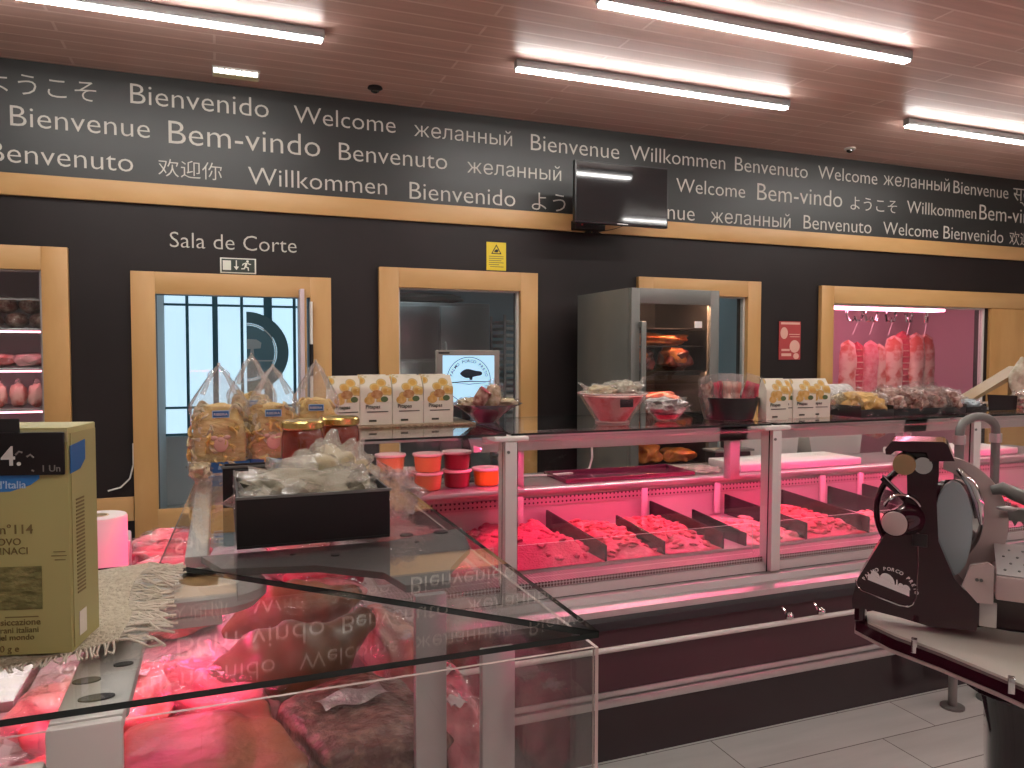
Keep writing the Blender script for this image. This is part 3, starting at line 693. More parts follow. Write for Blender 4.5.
for k, x in enumerate(PX):
    b = MB(); b.prism([(gy0 - .006, .67), (gy0 + .07, .67), (gy1 + .07, 1.272), (gy1 - .006, 1.272)], (x - .023, 0, 0), Y_, Z_, X_, .045)
    p = b.build('post', 'pale alu', t, bevel=.003)
    MB().box(x - .062, x + .070, 2.585, 2.69, 1.273, 1.291).build('cap', 'white plastic', p, bevel=.005)
    MB().cyl((x - .012, gy1 - .009, 1.235), (x - .012, gy1 - .006, 1.235), .006, n=12).build('screw', 'dark steel', p)
    b = MB(); b.box(x - .03 + .28, x + .03 + .28, 3.232, 3.29, .946, 1.291); b.build('rear_post', 'alu', t, bevel=.003)
xs = [XL] + PX + [XR]
for k in range(len(xs) - 1):
    a, c = xs[k] + (.03 if k else .002), xs[k + 1] - (.03 if k < len(PX) else 0)
    g = MB(); y0, y1 = gy0 + .01, gy1 + .004
    v = [(a, y0, .667), (c, y0, .667), (c, y1, 1.285), (a, y1, 1.285), (a, y0 + .008, .667), (c, y0 + .008, .667), (c, y1 + .008, 1.285), (a, y1 + .008, 1.285)]
    g.add(v, [(0, 1, 2, 3), (7, 6, 5, 4)], 0); g.add(v, [(0, 4, 5, 1), (1, 5, 6, 2), (2, 6, 7, 3), (3, 7, 4, 0)], 1)
    g.build('front_glass', ['clear glass', 'glass edge'], t, smooth=False)
    MB().pane(a, c, 2.700, 2.705, .724, .855, 'y').build('inner_glass', ['thin clear plastic', 'white plastic'], t, smooth=False)
    MB().pane(a - .02, c + .02, 2.615, 3.29, 1.292, 1.300, 'z').build('top_glass', ['clear glass', 'glass edge'], t, smooth=False)
    if k < 4:
        lo, hi = (xs[k] + (.04 if k else .0), xs[k + 1] + (.20 if k else -.07))
        if k == 0: lo, hi = .42, .93
        zb = 1.175 if k else 1.232
        b = MB(); b.prism([(3.04, zb), (3.05, zb), (3.05, zb + .018), (3.155, zb + .018), (3.155, zb - .014), (3.165, zb - .014), (3.23, zb + .04), (3.05, (zb + 1.262) / 2 + .01), (3.05, 1.262), (3.035, 1.262), (3.035, (zb + 1.262) / 2), (3.04, (zb + 1.262) / 2 - .005)], (lo, 0, 0), Y_, Z_, X_, hi - lo)
        c_ = b.build('light_canopy', 'alu', t, bevel=.002)
        MB().box(lo + .02, hi - .02, 3.08, 3.12, zb + .005, zb + .0175).build('light_tube', 'pink glow' if k else 'pink weak', c_, smooth=False)
b = MB(); b.tube([(XL + .02, 2.455, .500), (XR, 2.455, .500)], .0105, 12); hr = b.build('bumper_rail', 'pale alu', t)
for x in (.62, 2.165, 2.33, 3.6, 4.4):
    b = MB(); b.tube([(x, 2.455, .500), (x, 2.475, .530), (x, 2.497, .545)], .007, 8); b.blob((x, 2.452, .526), (.017, .017, .017), 0, 1, 2); b.build('rail_bracket', 'chrome', hr)
DIV = [(1.49, 2.775, 3.385, .80), (1.775, 2.78, 3.20, .79), (2.075, 2.775, 3.385, .805), (2.20, 2.78, 3.19, .79), (2.54, 2.775, 3.385, .81), (2.92, 2.775, 3.385, .81), (3.25, 2.775, 3.385, .81), (3.50, 2.775, 3.385, .81), (3.9, 2.775, 3.385, .81)]
for x, y0, y1, z in DIV:
    b = MB(); b.prism([(y0, .733), (y1, .733), (y1, z + .03), (y0, z)], (x - .005, 0, 0), Y_, Z_, X_, .010); b.build('divider', 'divider', t)
for x in (1.33, 2.02, 2.47, 2.87, 3.19, 3.47): MB().box(x, x + .035, 3.378, 3.391, .74, .905).build('price_strip', 'white plastic', t, bevel=.002)

def heap(name, label, cat, x0, x1, y0, y1, z, h, mat, n, size, seed, kind='stuff', tilt=0):
    rnd = random.Random(seed); b = MB()
    def top(u, v):
        e = min(1, 5 * min(u, 1 - u)) * min(1, 5 * min(v, 1 - v))
        return (x0 + (x1 - x0) * u, y0 + (y1 - y0) * v, z + .004 + (h + tilt * v) * e * (.8 + .5 * noise.noise(Vector((u * 4, v * 6, seed)))))
    b.grid(top, 24, 30)
    b.box(x0 + .01, x1 - .01, y0 + .01, y1 - .01, z, z + .004)
    for k in range(n):
        u, v = rnd.uniform(.06, .94), rnd.uniform(.06, .94); p = top(u, v)
        s = size * rnd.uniform(.7, 1.3)
        b.blob(p, (s * rnd.uniform(.7, 1.5), s * rnd.uniform(.6, 1), s * .5), .3, 2, 2, 0, (rnd.uniform(-.4, .4), rnd.uniform(-.4, .4), rnd.uniform(0, 3)), k)
    o = b.build(name, mat); return tag(o, label, cat, None, kind)
heap('minced_meat', 'smooth heap of bright red minced meat in the left compartment of the counter', 'meat', .96, 1.482, 2.765, 3.385, .733, .075, 'meat mince', 90, .020, 1)
heap('stewing_meat', 'heap of diced pink meat between the first two dark dividers of the counter', 'meat', 1.500, 1.766, 2.765, 3.37, .733, .068, 'meat red', 110, .017, 2)
heap('stewing_meat', 'heap of diced red meat just left of the third dark divider of the counter', 'meat', 1.784, 2.066, 2.765, 3.36, .733, .064, 'meat red', 110, .017, 3)
heap('stewing_meat', 'small heap of pale sliced meat right behind the middle post of the counter', 'meat', 2.210, 2.53, 2.77, 3.2, .733, .045, 'meat pink', 80, .020, 4)
heap('chopped_meat', 'heap of shredded red meat just right of the middle post', 'meat', 2.550, 2.91, 2.77, 3.36, .733, .058, 'meat red', 130, .018, 5)
heap('chopped_meat', 'low heap of pink chopped meat left of the slicer, beyond the inner glass', 'meat', 2.93, 3.24, 2.77, 3.08, .733, .036, 'meat pink', 80, .018, 6)
heap('minced_meat', 'red meat in the counter left end seen past the leg glass', 'meat', .45, .93, 2.78, 3.3, .733, .05, 'meat red', 50, .035, 8)
heap('chopped_meat', 'pink meat in the counter visible beyond the slicer handle', 'meat', 3.55, 3.88, 2.8, 3.3, .733, .04, 'meat pink', 40, .03, 9)
heap('minced_meat', 'red minced meat at the far right of the counter', 'meat', 3.95, 4.5, 2.8, 3.3, .733, .045, 'meat mince', 40, .03, 10)

# hoop guard at the front of the counter beyond the slicer
t = thing('guard_hoop', 'grey metal hoop rail standing at the counter front behind the slicer blade', 'rail', (3.19, 2.43, 0))
pts = [(-.115, 0, 0.012)] + [(-.115, 0, z) for z in (.5, 1.0, 1.235)] + [(-.115 * math.cos(a), 0, 1.25 + .065 * math.sin(a)) for a in [PI * i / 12 for i in range(1, 12)]] + [(.115, 0, z) for z in (1.235, 1.0, .5, .012)]
MB().tube(pts, .019, 12).build('tube', 'dark steel', t)
for x in (-.115, .115): MB().cyl((x, 0, 1.195), (x, 0, 1.235), .026, n=16).build('collar', 'alu', t)
for x in (-.115, .115): MB().lathe([(.05, 0), (.05, .01), (.03, .012)], (x, 0, 0), 20).build('foot', 'dark steel', t)

# ------------------------------------------------------------------ things on the counter worktop
t = thing('cutting_board', 'thick pale cutting board on the counter worktop right of the middle post', 'cutting board', (3.08, 3.56, .946))
MB().box(-.42, .44, -.15, .15, 0, .042).build('board', 'white board', t, bevel=.006)
t = thing('cutting_board', 'thick pale board on the counter worktop at the right edge of the photo', 'cutting board', (4.45, 3.58, .946))
MB().box(-.40, .40, -.17, .17, 0, .042).build('board', 'white board', t, bevel=.006)
t = thing('black_tray', 'long flat black tray lying on the worktop in front of the lower cabinet ham', 'tray', (1.98, 3.56, .946))
b = MB(); b.box(-.36, .38, -.13, .13, 0, .006); b.box(-.37, .39, -.14, -.13, 0, .022); b.box(-.37, .39, .13, .14, 0, .022); b.box(-.37, -.36, -.13, .13, 0, .022); b.box(.38, .39, -.13, .13, 0, .022); b.build('tray', 'bowl purple', t, bevel=.002)
t = thing('crumpled_wrap', 'crumpled clear plastic wrap on the worktop beside the black tray', 'plastic wrap', (2.46, 3.50, .947))
MB().blob((0, 0, .016), (.10, .07, .016), .7, 4, 4, 0, seed=5).build('wrap', 'milky bag film', t)
for k, (x, y) in enumerate([(3.25, 3.93), (3.78, 3.93)]):
    t = thing('storage_tub', ['pale storage tub with sloping front behind the cutting board, left one', 'pale storage tub with sloping front behind the cutting board, right one'][k], 'tub', (x, y, 0), 0, 'pale storage tubs')
    b = MB(); b.prism([(-.20, .0), (.20, .0), (.22, .17), (-.24, .17)], (0, -.06, .93), X_, Z_, Y_, .24); b.build('body', 'white board', t, bevel=.008)
    MB().box(-.25, .23, -.07, .19, 1.101, 1.116).build('lid', 'white plastic', t, bevel=.004)
    MB().box(-.20, .20, -.02, .18, .0, .928).build('stand', 'steel', t, bevel=.004)
t = thing('scales', 'black shop scale on the worktop behind the middle post', 'scales', (2.83, 3.80, .946))
MB().box(-.13, .13, -.10, .0, 0, .07).build('base', 'black plastic', t, bevel=.01); MB().box(-.14, .14, -.12, .01, .072, .085).build('plate', 'dark steel', t, bevel=.004)
MB().box(-.018, .018, -.03, .0, .086, .20).build('column', 'black plastic', t); MB().box(-.10, .10, -.05, .0, .2, .30).build('display_head', 'black plastic', t, bevel=.008)
t = thing('loose_cable', 'thin pale cable lying along the dark back shelf behind the counter', 'cable', (0, 0, 0))
MB().tube([(1.45, 3.70, .950), (1.62, 3.66, .952), (1.80, 3.70, .950), (1.9, 3.74, .96), (1.93, 3.76, 1.02), (1.93, 3.78, 1.15)], .006, 8).build('cord', 'pale alu', t)

# shelf with tubs of spread
t = thing('tub_shelf', 'pinkish metal shelf inside the counter carrying round tubs of spread', 'shelf', (0, 0, 0))
MB().box(.50, 1.27, 3.13, 3.38, .970, .990).build('shelf_board', 'alu', t, bevel=.003)
for x in (.53, 1.22):
    MB().box(x - .012, x + .012, 3.20, 3.23, .733, .969).build('bracket', 'dark steel', t)
def tub(label, loc, mat, group='tubs of spread'):
    t = thing('spread_tub', label, 'tub', loc, 0, group)
    MB().lathe([(.052, 0), (.056, .004), (.062, .068), (.0004, .068)], n=32).build('tub', mat, t)
    MB().lathe([(.066, .0685), (.069, .072), (.068, .079), (.060, .081), (.058, .078), (.0004, .078)], n=32).build('lid', 'tub lid', t)
    return t
z0 = .991; z1 = z0 + .083
o1 = tub('orange tub at the left, lower one of its stack of two', (.705, 3.30, z0), 'orange spread')
dup(o1, (.70, 3.30, z1), 0, 'orange tub at the left, upper one of its stack of two')
dup(o1, (.862, 3.27, z0), 0, 'orange tub second stack from the left, lower one'); dup(o1, (.862, 3.27, z1), 0, 'orange tub second stack from the left, upper one')
dup(o1, (.775, 3.36 - .0, z0) if False else (.79, 3.385, z0), 0, 'orange tub half hidden behind the two orange stacks')
o2 = tub('dark red tub, lower one of the stack of two', (1.005, 3.30, z0), 'beet spread'); dup(o2, (1.005, 3.30, z1), 0, 'dark red tub, upper one of the stack of two')
tub('single bright orange tub right of the dark red stack', (1.148, 3.30, z0), 'amber spread')

# screen with the shop emblem
t = thing('emblem_screen', 'small light blue screen in a tan frame showing a round tree emblem', 'screen', (1.165, 3.62, 0), R(0))
MB().box(-.165, .165, 0, .03, 1.34, 1.612).build('casing', 'tablet frame', t, bevel=.005)
s_ = MB().box(-.135, .135, -.0015, -.0003, 1.345, 1.585).build('screen', 'screen glow', t, smooth=False)
b = MB(); O_ = (0, -.003, 1.463)
ring(b, 0, 1.463, .112, .115, -.0030, 0, 48, .001)
b.prism([(.058 * math.cos(a) + .012, .032 + .020 * math.sin(a) * (1 + .25 * math.cos(3 * a))) for a in [2 * PI * i / 28 for i in range(28)]], (0, -.003, 1.463), X_, Z_, Y_, .001)
b.prism([(.004, .0), (.018, .0), (.020, .02), (.0, .02)], (0, -.003, 1.463), X_, Z_, Y_, .001)
b.prism([(-.112, -.012), (.0, -.004), (.112, -.008), (.112, -.011), (.0, -.009), (-.112, -.017)], (0, -.003, 1.463), X_, Z_, Y_, .001)
b.prism([(-.09, -.012), (.0, -.020), (.09, -.014), (.09, -.016), (.0, -.023)], (0, -.003, 1.463), X_, Z_, Y_, .001)
b.text('PALMO PORCO PRETO', (0, -.003, 1.463), X_, Z_, arc=(0, 0, .088, R(165), R(15)), size=.021, off=.0)
b.build('emblem', 'emblem', s_, smooth=False)
MB().box(-.155, -.10, -.002, -.0003, 1.594, 1.602).build('badge', 'print black', t, smooth=False)
b = MB(); b.box(-.02, .02, .031, .06, .96, 1.45); b.box(-.09, .09, -.02, .12, .9465, .96); b.build('stand', 'matt black', t, bevel=.003)

# ================================================================== CORNER CASE (two legs meeting in a mitre)
CXR, CYF, CH = .379, .717, 1.300
t = thing('corner_display_case', 'near corner glass case of cured meats with a mitred glass top', 'display case', (0, 0, 0))
def poly_pane(b, poly, z0, z1):
    n = len(poly); lo = [(x, y, z0) for x, y in poly]; hi = [(x, y, z1) for x, y in poly]
    b.add(lo + hi, [tuple(range(n))[::-1], tuple(range(n, 2 * n))], 0); b.add(lo + hi, [(i, (i + 1) % n, (i + 1) % n + n, i + n) for i in range(n)], 1)
b = MB(); poly_pane(b, [(-1.25, CYF), (CXR - .002, CYF), (-.086, 1.178), (-1.25, 1.178)], CH - .006, CH); b.build('top_glass', ['clear glass', 'glass edge'], t, smooth=False)
b = MB(); poly_pane(b, [(CXR, CYF + .003), (CXR + .007, 2.56), (-.028, 2.56), (-.083, 1.181)], CH - .006, CH); b.build('top_glass', ['clear glass', 'glass edge'], t, smooth=False)
MB().pane(-1.25, CXR - .005, CYF + .004, CYF + .008, .99, CH - .018, 'y').build('front_glass', ['clear glass', 'lit edge'], t, smooth=False)
MB().pane(CXR - .004, CXR, CYF + .004, 2.55, .99, CH - .018, 'x').build('side_glass', ['clear glass', 'lit edge'], t, smooth=False)
b = MB(); b.box(-1.25, CXR, CYF, 1.50, 0, .955, 0); b.box(-.33, CXR, 1.501, 2.55, 0, .955, 0); b.build('base', 'burgundy', t)
b = MB(); b.box(-1.25, CXR + .006, CYF - .006, 1.50, .956, .985, 0); b.box(-.33, CXR + .006, 1.501, 2.55, .956, .985, 0); b.build('deck', 'deck metal', t, bevel=.002)
MB().box(.32, CXR - .012, 1.26, 2.5, .986, .994).build('air_grille', 'perforated grille', t)
b = MB(); b.prism([(1.105, 1.262), (1.115, 1.240), (1.135, 1.232), (1.215, 1.232), (1.235, 1.245), (1.238, 1.262), (1.225, 1.276), (1.125, 1.276)], (-1.2, 0, 0), Y_, Z_, X_, 1.195)
b.lathe([(.0004, 1.232), (.052, 1.234), (.066, 1.248), (.066, 1.262), (.054, 1.276), (.0004, 1.276)], (-.004, 1.171, 0), 28)
lh = b.build('light_housing', 'white plastic', t)
MB().box(-1.18, .0, 1.130, 1.138, 1.218, 1.2315).build('light_lip', 'white plastic', lh)
MB().box(-1.18, .02, 1.165, 1.200, 1.2265, 1.2315).build('light_tube', 'pink leg', lh, smooth=False)
b = MB(); b.prism([(-.03, 1.245), (.255, 1.235), (.400, 1.285), (.372, 1.150), (.31, 1.05), (.292, .990), (.230, .990), (.215, 1.06), (.13, 1.13), (.0, 1.16)], (0, 0, 1.278), X_, Y_, Z_, .010)
cp = b.build('corner_plate', 'grey plate', t, bevel=.002)
for x, y, r_ in [(.295, 1.262, .012), (.355, 1.262, .013), (.102, 1.20, .004), (.163, 1.175, .007), (.30, 1.21, .004)]:
    MB().lathe([(r_, 1.2885), (r_ * .9, 1.2905), (.0004, 1.2905)], (x, y, 0), 20, T=None).build('fitting', 'black plastic', cp)
lr = MB().box(-.055, -.02, 1.30, 2.5, 1.235, 1.275).build('rear_light_rail', 'pale alu', t, bevel=.004)
MB().box(-.050, -.025, 1.32, 2.48, 1.228, 1.2345).build('light_tube', 'pink near', lr, smooth=False)
MB().box(.227, .268, .925, .937, .986, 1.293).build('post_and_reflection', 'alu', t, bevel=.002)
MB().box(.292, .335, .855, .867, .986, 1.240).build('post_and_reflection', 'alu', t, bevel=.002)  # solid upright standing in for a reflection in the front pane
b = MB(); b.box(-.135, -.078, .735, 1.10, 1.277, 1.290); b.box(-.128, -.112, .80, 1.10, 1.262, 1.277); br = b.build('glass_bracket', 'pale alu', t, bevel=.003)
for x, y, rx, ry in [(-.120, .80, .012, .007), (-.092, .83, .009, .005), (-.106, .757, .015, .007)]:
    MB().add([(x + rx * math.cos(2 * PI * i / 20), y + ry * math.sin(2 * PI * i / 20), z) for z in (1.2901, 1.2915) for i in range(20)], [tuple(range(20))[::-1], tuple(range(20, 40))] + [(i, (i + 1) % 20, (i + 1) % 20 + 20, i + 20) for i in range(20)]).build('slot', 'print black', br)
b = MB(); b.box(-.137, -.080, .705, .716, 1.215, 1.290); b.box(-.137, -.080, .7165, .734, 1.276, 1.291); cl = b.build('glass_clamp', 'pale alu', t, bevel=.003)
b = MB(); b.box(-.190, -.1375, .704, .716, 1.20, 1.262); b.build('glass_clamp', 'pale alu', t, bevel=.004)
b = MB(); b.tube([(-.137, .7035, 1.252), (-.110, .7035, 1.252), (-.110, .7035, 1.225)], .0008, 6); b.build('seam', 'print black', cl)

# rear worktop of the sellers inside the corner
t = thing('rear_worktop', 'low brownish worktop inside the corner behind the near glass case', 'worktop', (0, 0, 0))
MB().box(-1.25, -.34, 1.52, 2.32, .965, .995).build('top', 'alu', t, bevel=.003)
for x in (-1.2, -.42):
    for y in (1.58, 2.24): MB().box(x, x + .04, y, y + .04, 0, .964).build('leg', 'steel', t)

# ------------------------------------------------------------------ meat inside the corner case
def vac(name, label, cat, loc, r, mat, rz=0, seed=0, tilt=(0, 0), lab=None, group=None, amp=.3, wrap=True, sq=.75):
    t = thing(name, label, cat, loc, rz, group)
    MB().blob((0, 0, r[2]), r, amp, 1.8, 5, 0, (tilt[0], tilt[1], 0), seed, sq).build('meat', mat, t)
    if wrap: MB().blob((0, 0, r[2] + .001), (r[0] * 1.07, r[1] * 1.09, r[2] * 1.10), amp + .10, 3.2, 4, 0, (tilt[0], tilt[1], 0), seed, .75).build('wrap', 'vacuum film', t)
    if lab:
        def lf(u, v):
            x = lab[0] + (u - .5) * lab[2]; y = lab[1] + (v - .5) * lab[3]
            return (x, y, r[2] * 2.12 + .004 * math.sin(u * 9 + v * 4) + tilt[0] * y - tilt[1] * x)
        MB().grid(lf, 12, 8).build('label', lab[4], t)
    return t
vac('cured_meat', 'large dark peppery cured meat with a crumpled silver label, in the near case', 'cured meat', (.180, 1.07, .987), (.105, .125, .055), 'cured dark', .25, 1, lab=(.0, .02, .10, .045, 'silver label'), amp=.25, wrap=False, sq=.5)
vac('cured_meat', 'big brown cut of cured meat behind the front glass, left of the silver label', 'cured meat', (-.03, 1.03, .987), (.118, .14, .056), 'cured brown', .1, 2, amp=.2, wrap=False, sq=.45)
vac('vacuum_pack', 'pink vacuum pack with a white label at the lower left of the near case', 'meat pack', (-.22, 1.02, .987), (.08, .13, .045), 'pink package', .4, 3, lab=(.0, .03, .05, .04, 'white label'))
vac('vacuum_pack', 'flat pink vacuum pack beneath the glass bracket in the near case', 'meat pack', (-.17, 1.33, .987), (.12, .10, .05), 'meat fat', -.3, 4, lab=(.03, .0, .06, .03, 'white label'))
vac('vacuum_pack', 'rumpled pink pack left of the whole hams in the near case', 'meat pack', (-.02, 1.31, .987), (.07, .12, .05), 'meat pink', .6, 5, lab=(.0, -.03, .03, .05, 'white label'))
vac('vacuum_pack', 'pink pack at the far left of the near case under the pasta box', 'meat pack', (-.42, 1.15, .987), (.11, .16, .055), 'meat pink', .1, 6, lab=(.04, -.04, .03, .03, 'white label'))
vac('vacuum_pack', 'streaky pink bacon slab standing near the mitre post', 'meat pack', (.30, 1.42, .987), (.045, .15, .05), 'meat fat', .1, 7)
def ham(name, label, pts, rad, mat):
    t = thing(name, label, 'ham', pts[0])
    P0 = Vector(pts[0]); rel = [Vector(p) - P0 for p in pts]
    b = MB(); N = 30
    path = []; rr = []
    for i in range(N + 1):
        s_ = i / N * (len(rel) - 1); k = min(int(s_), len(rel) - 2); f = s_ - k; f2 = f
        path.append(rel[k].lerp(rel[k + 1], f2)); rr.append((rad[k] * (1 - f2) + rad[k + 1] * f2) * (1 + .05 * math.sin(i * 1.3)))
    b.tube(path, rr, 24); b.build('ham', mat, t)
    MB().blob(rel[-1], (.018, .018, .018), .3, 3, 3).build('hoof_end', 'cured dark', t)
    return t
ham('whole_ham', 'large whole cured ham lying across the near case with its shank to the right', [(-.06, 1.28, 1.035), (-.01, 1.29, 1.052), (.05, 1.30, 1.070), (.11, 1.31, 1.076), (.17, 1.33, 1.080), (.215, 1.36, 1.10), (.245, 1.385, 1.11)], [.008, .040, .066, .070, .052, .030, .024], 'ham rind')
ham('whole_ham', 'second whole ham lying farther back in the near case behind the first', [(.0, 1.62, 1.03), (.05, 1.62, 1.05), (.11, 1.62, 1.06), (.17, 1.63, 1.06), (.23, 1.64, 1.065), (.27, 1.66, 1.07)], [.008, .04, .066, .060, .035, .022], 'cured brown')
rnd = random.Random(3)
G2 = 'pink meat packs along the aisle leg of the near case'
nth = ['first', 'second', 'third', 'fourth', 'fifth', 'sixth', 'seventh', 'eighth', 'ninth', 'tenth']
for k in range(5):
    y = 1.80 + k * .165
    vac('meat_pack', 'pink meat pack on the aisle side of the leg case, ' + nth[k] + ' behind the bacon slab', 'meat pack', (.22 + .03 * math.sin(k * 2), y, .987), (.085, .07, .035), ['meat pink', 'meat red', 'meat fat', 'pink package', 'meat red'][k], .3 * math.sin(k), 11 + k, group=G2)
    vac('meat_pack', 'pink meat pack on the sellers side of the leg case, ' + nth[k] + ' behind the far ham', 'meat pack', (-.12 + .02 * math.cos(k), y, .987), (.10, .07, .04), ['meat fat', 'pink package', 'meat pink', 'meat red', 'meat pink'][k], .3 * math.cos(k), 21 + k, group=G2)
vac('meat_pack', 'red meat pack standing close behind the corner post', 'meat pack', (.335, 1.16, .987), (.035, .11, .045), 'meat red', 0, 33, lab=(0, .02, .035, .03, 'white label'))
vac('meat_pack', 'bright red meat pack with white label seen between the grey post and the reflected upright', 'meat pack', (.305, 1.02, .987), (.035, .055, .06), 'meat pink', .1, 35, lab=(-.005, -.02, .025, .03, 'white label'))

# ------------------------------------------------------------------ things on the corner case top
TZ = 1.3006
def open_tray(name, label, x0, x1, y0, y1, h, mat='matt black', flare=.006):
    t = thing(name, label, 'tray', ((x0 + x1) / 2, (y0 + y1) / 2, TZ)); a, c = (x1 - x0) / 2, (y1 - y0) / 2; q = .004
    b = MB(); b.box(-a, a, -c, c, 0, .004)
    b.box(-a, a, -c, -c + q, .004, h); b.box(-a, a, c - q, c, .004, h); b.box(-a, -a + q, -c + q, c - q, .004, h); b.box(a - q, a, -c + q, c - q, .004, h)
    b.build('tray', mat, t, bevel=.001)
    MB().box(-a - .002, a + .002, -c - .003, -c, h - .004, h).build('rim', 'dark steel', t)
    return t
open_tray('black_tray', 'black open tray in front holding the crumpled snack bags', .022, .256, 1.212, 1.50, .080)
open_tray('black_tray', 'smaller black tray behind the left end of the snack bag tray', .004, .100, 1.55, 1.59, .080)
def lump(name, label, cat, loc, r, mat, wrap, rz=0, seed=0, amp=.35, group=None, extra=None):
    t = thing(name, label, cat, loc, rz, group)
    MB().blob((0, 0, r[2]), r, amp, 2.2, 4, 0, None, seed, .8).build('contents', mat, t)
    MB().blob((0, 0, r[2] * 1.05), (r[0] * 1.12, r[1] * 1.12, r[2] * 1.12), amp + .25, 3.5, 4, 0, None, seed + 2, .8).build('bag', wrap, t)
    if extra: extra(t)
    return t
def crimp(w, x, y, z, ax):
    def f(t):
        def g(u, v): return (x + ax[0] * v + (u - .5) * w * ax[1], y + (u - .5) * w * ax[2], z + ax[3] * v + .006 * math.sin(u * 22) * (1 - .3 * v))
        MB().grid(g, 24, 6).build('crimped_end', 'crinkled cellophane', t)
    return f
lump('snack_bag', 'large crumpled clear bag of pale snacks in the front black tray', 'snack bag', (.130, 1.345, TZ + .006), (.085, .10, .046), 'grey crisps', 'milky bag film', .3, 3, .4)
lump('snack_bag', 'crumpled bag of snacks standing up at the back of the front black tray', 'snack bag', (.190, 1.40, TZ + .012), (.055, .05, .054), 'dry bread', 'milky bag film', -.4, 7, .4)
t = lump('snack_bag', 'small clear bag drooping off the right end of the front black tray', 'snack bag', (.300, 1.40, TZ + .001), (.030, .07, .036), 'crinkled cellophane', 'crinkled cellophane', .2, 9, .5)
lump('snack_bag', 'bag of grey green crisps at the right of the front black tray', 'snack bag', (.222, 1.305, TZ + .006), (.024, .06, .040), 'grey crisps', 'crinkled cellophane', .1, 12, .4)

def noodle_bag(label, x, y, w_, h_, rz, seed):
    t = thing('noodle_bag', label, 'pasta bag', (x, y, TZ), rz, 'clear bags of tagliatelle')
    hb = h_ * .66
    def body(u, v, g=1.0, top=False):
        a = 2 * PI * u; z = v * hb
        e = 1 - .50 * (max(0, v - .55) / .45) ** 1.6 - .05 * (1 - v)
        cx, cy = math.cos(a), math.sin(a); q = 1 / (abs(cx) ** 2.8 + abs(cy) ** 2.8) ** (1 / 2.8)
        rr = 1 + .05 * noise.noise(Vector((cx * 2, cy * 2, v * 4 + seed)))
        k = .04 if v in (0, 1) else 1
        return (w_ / 2 * cx * q * e * rr * g * k, w_ * .33 * cy * q * e * rr * g * k, max(.001, z))
    b = MB(); b.grid(body, 36, 22)
    rn = random.Random(seed)
    for k in range(60):
        a = rn.uniform(0, 2 * PI); v = rn.uniform(.12, .95); cx, cy = math.cos(a), math.sin(a); q = 1 / (abs(cx) ** 4 + abs(cy) ** 4) ** .25
        e = .90 - .48 * (max(0, v - .55) / .45) ** 1.6; q = 1 / (abs(cx) ** 2.8 + abs(cy) ** 2.8) ** (1 / 2.8); c_ = Vector((w_ / 2 * cx * q * e, w_ * .33 * cy * q * e, v * hb)); mm = Euler((rn.uniform(-.9, .9), rn.uniform(-.9, .9), rn.uniform(0, 3))).to_matrix(); L_ = 30; ph = rn.uniform(0, 6)
        b.tube([c_ + mm @ Vector(((.010 + .010 * (j / L_)) * math.cos(ph + j * .62), .006 * math.sin(j * 1.3), (.009 + .008 * (j / L_)) * math.sin(ph + j * .62))) for j in range(L_)], .0026, 5, rn.choice((0, 0, 1)))
    b.build('noodles', ['noodle', 'noodle pale'], t)
    def fl(u, v):
        a = 2 * PI * u; z = v * h_; cx, cy = math.cos(a), math.sin(a); q = 1 / (abs(cx) ** 4 + abs(cy) ** 4) ** .25
        e = 1.04 if v < .64 else 1.04 * (1 - (v - .64) / .36) ** .75 + .10 * (v > .9)
        ey = 1.06 if v < .64 else 1.06 * (1 - (v - .64) / .36) + .05
        rr = 1 + .06 * math.sin(a * 9 + v * 5 + seed) * (v > .55) + .05 * noise.noise(Vector((cx * 3, cy * 3, v * 7 + seed)))
        return (w_ / 2 * cx * q * e * rr, w_ * .34 * cy * q * ey * rr, z + .0006)
    MB().grid(fl, 54, 30).build('clear_bag', 'noodle bag film', t)
    # gathered peaks of the bag
    for sx in (-1, 1):
        MB().tube([(sx * w_ * .30, 0, h_ * .74), (sx * w_ * .16, .004, h_ * .90), (sx * w_ * .03, 0, h_ * 1.0), (sx * w_ * -.02, 0, h_ * 1.04)], [.006, .005, .004, .002], 6).build('bag_fold', 'milky bag film', t)
    yb = -w_ * .34 * 1.10
    b = MB()
    def band(u, v):
        a = PI + PI * u; cx, cy = math.cos(a), math.sin(a); q = 1 / (abs(cx) ** 4 + abs(cy) ** 4) ** .25
        return (w_ / 2 * cx * q * 1.075, w_ * .34 * cy * q * 1.10, .003 + v * .026)
    b.grid(band, 30, 2); b.build('blue_band', 'blue label', t)
    b = MB(); b.text('&B', (-.008, yb * 1.02, .011), X_, Z_, size=.014, ext=.0006, off=0); b.build('band_print', 'pale blue', t, smooth=False)
    b = MB(); b.box(-.020, .020, yb * 1.03 - .0012, yb * 1.03, hb * .80, hb * .80 + .018, 0); b.box(-.018, .018, yb * 1.03 - .002, yb * 1.03 - .0013, hb * .80 + .002, hb * .80 + .016, 1); lb = b.build('label', ['pale blue', 'blue label'], t, smooth=False)
    MB().text('RIBEIRA', (-.016, yb * 1.03 - .0022, hb * .80 + .0055), X_, Z_, width=.032, ext=.0005, off=0).build('label_print', 'white label', lb, smooth=False)
    b = MB()
    b.blob((.0, yb * .98, hb * .42), (.017, .003, .019), .1, 2, 3); b.blob((-.016, yb * .98, hb * .42 + .016), (.009, .003, .006), .1, 2, 2); b.blob((.014, yb * .99, hb * .42 + .017), (.009, .003, .006), .1, 2, 2); b.blob((.0, yb * 1.0, hb * .42 + .010), (.008, .003, .006), 0, 2, 2)
    b.build('snout_print', 'poster pink', t)
    return t
noodle_bag('clear bag of tagliatelle with blue base band, leftmost and nearest', .0, 2.04, .130, .262, .06, 1)
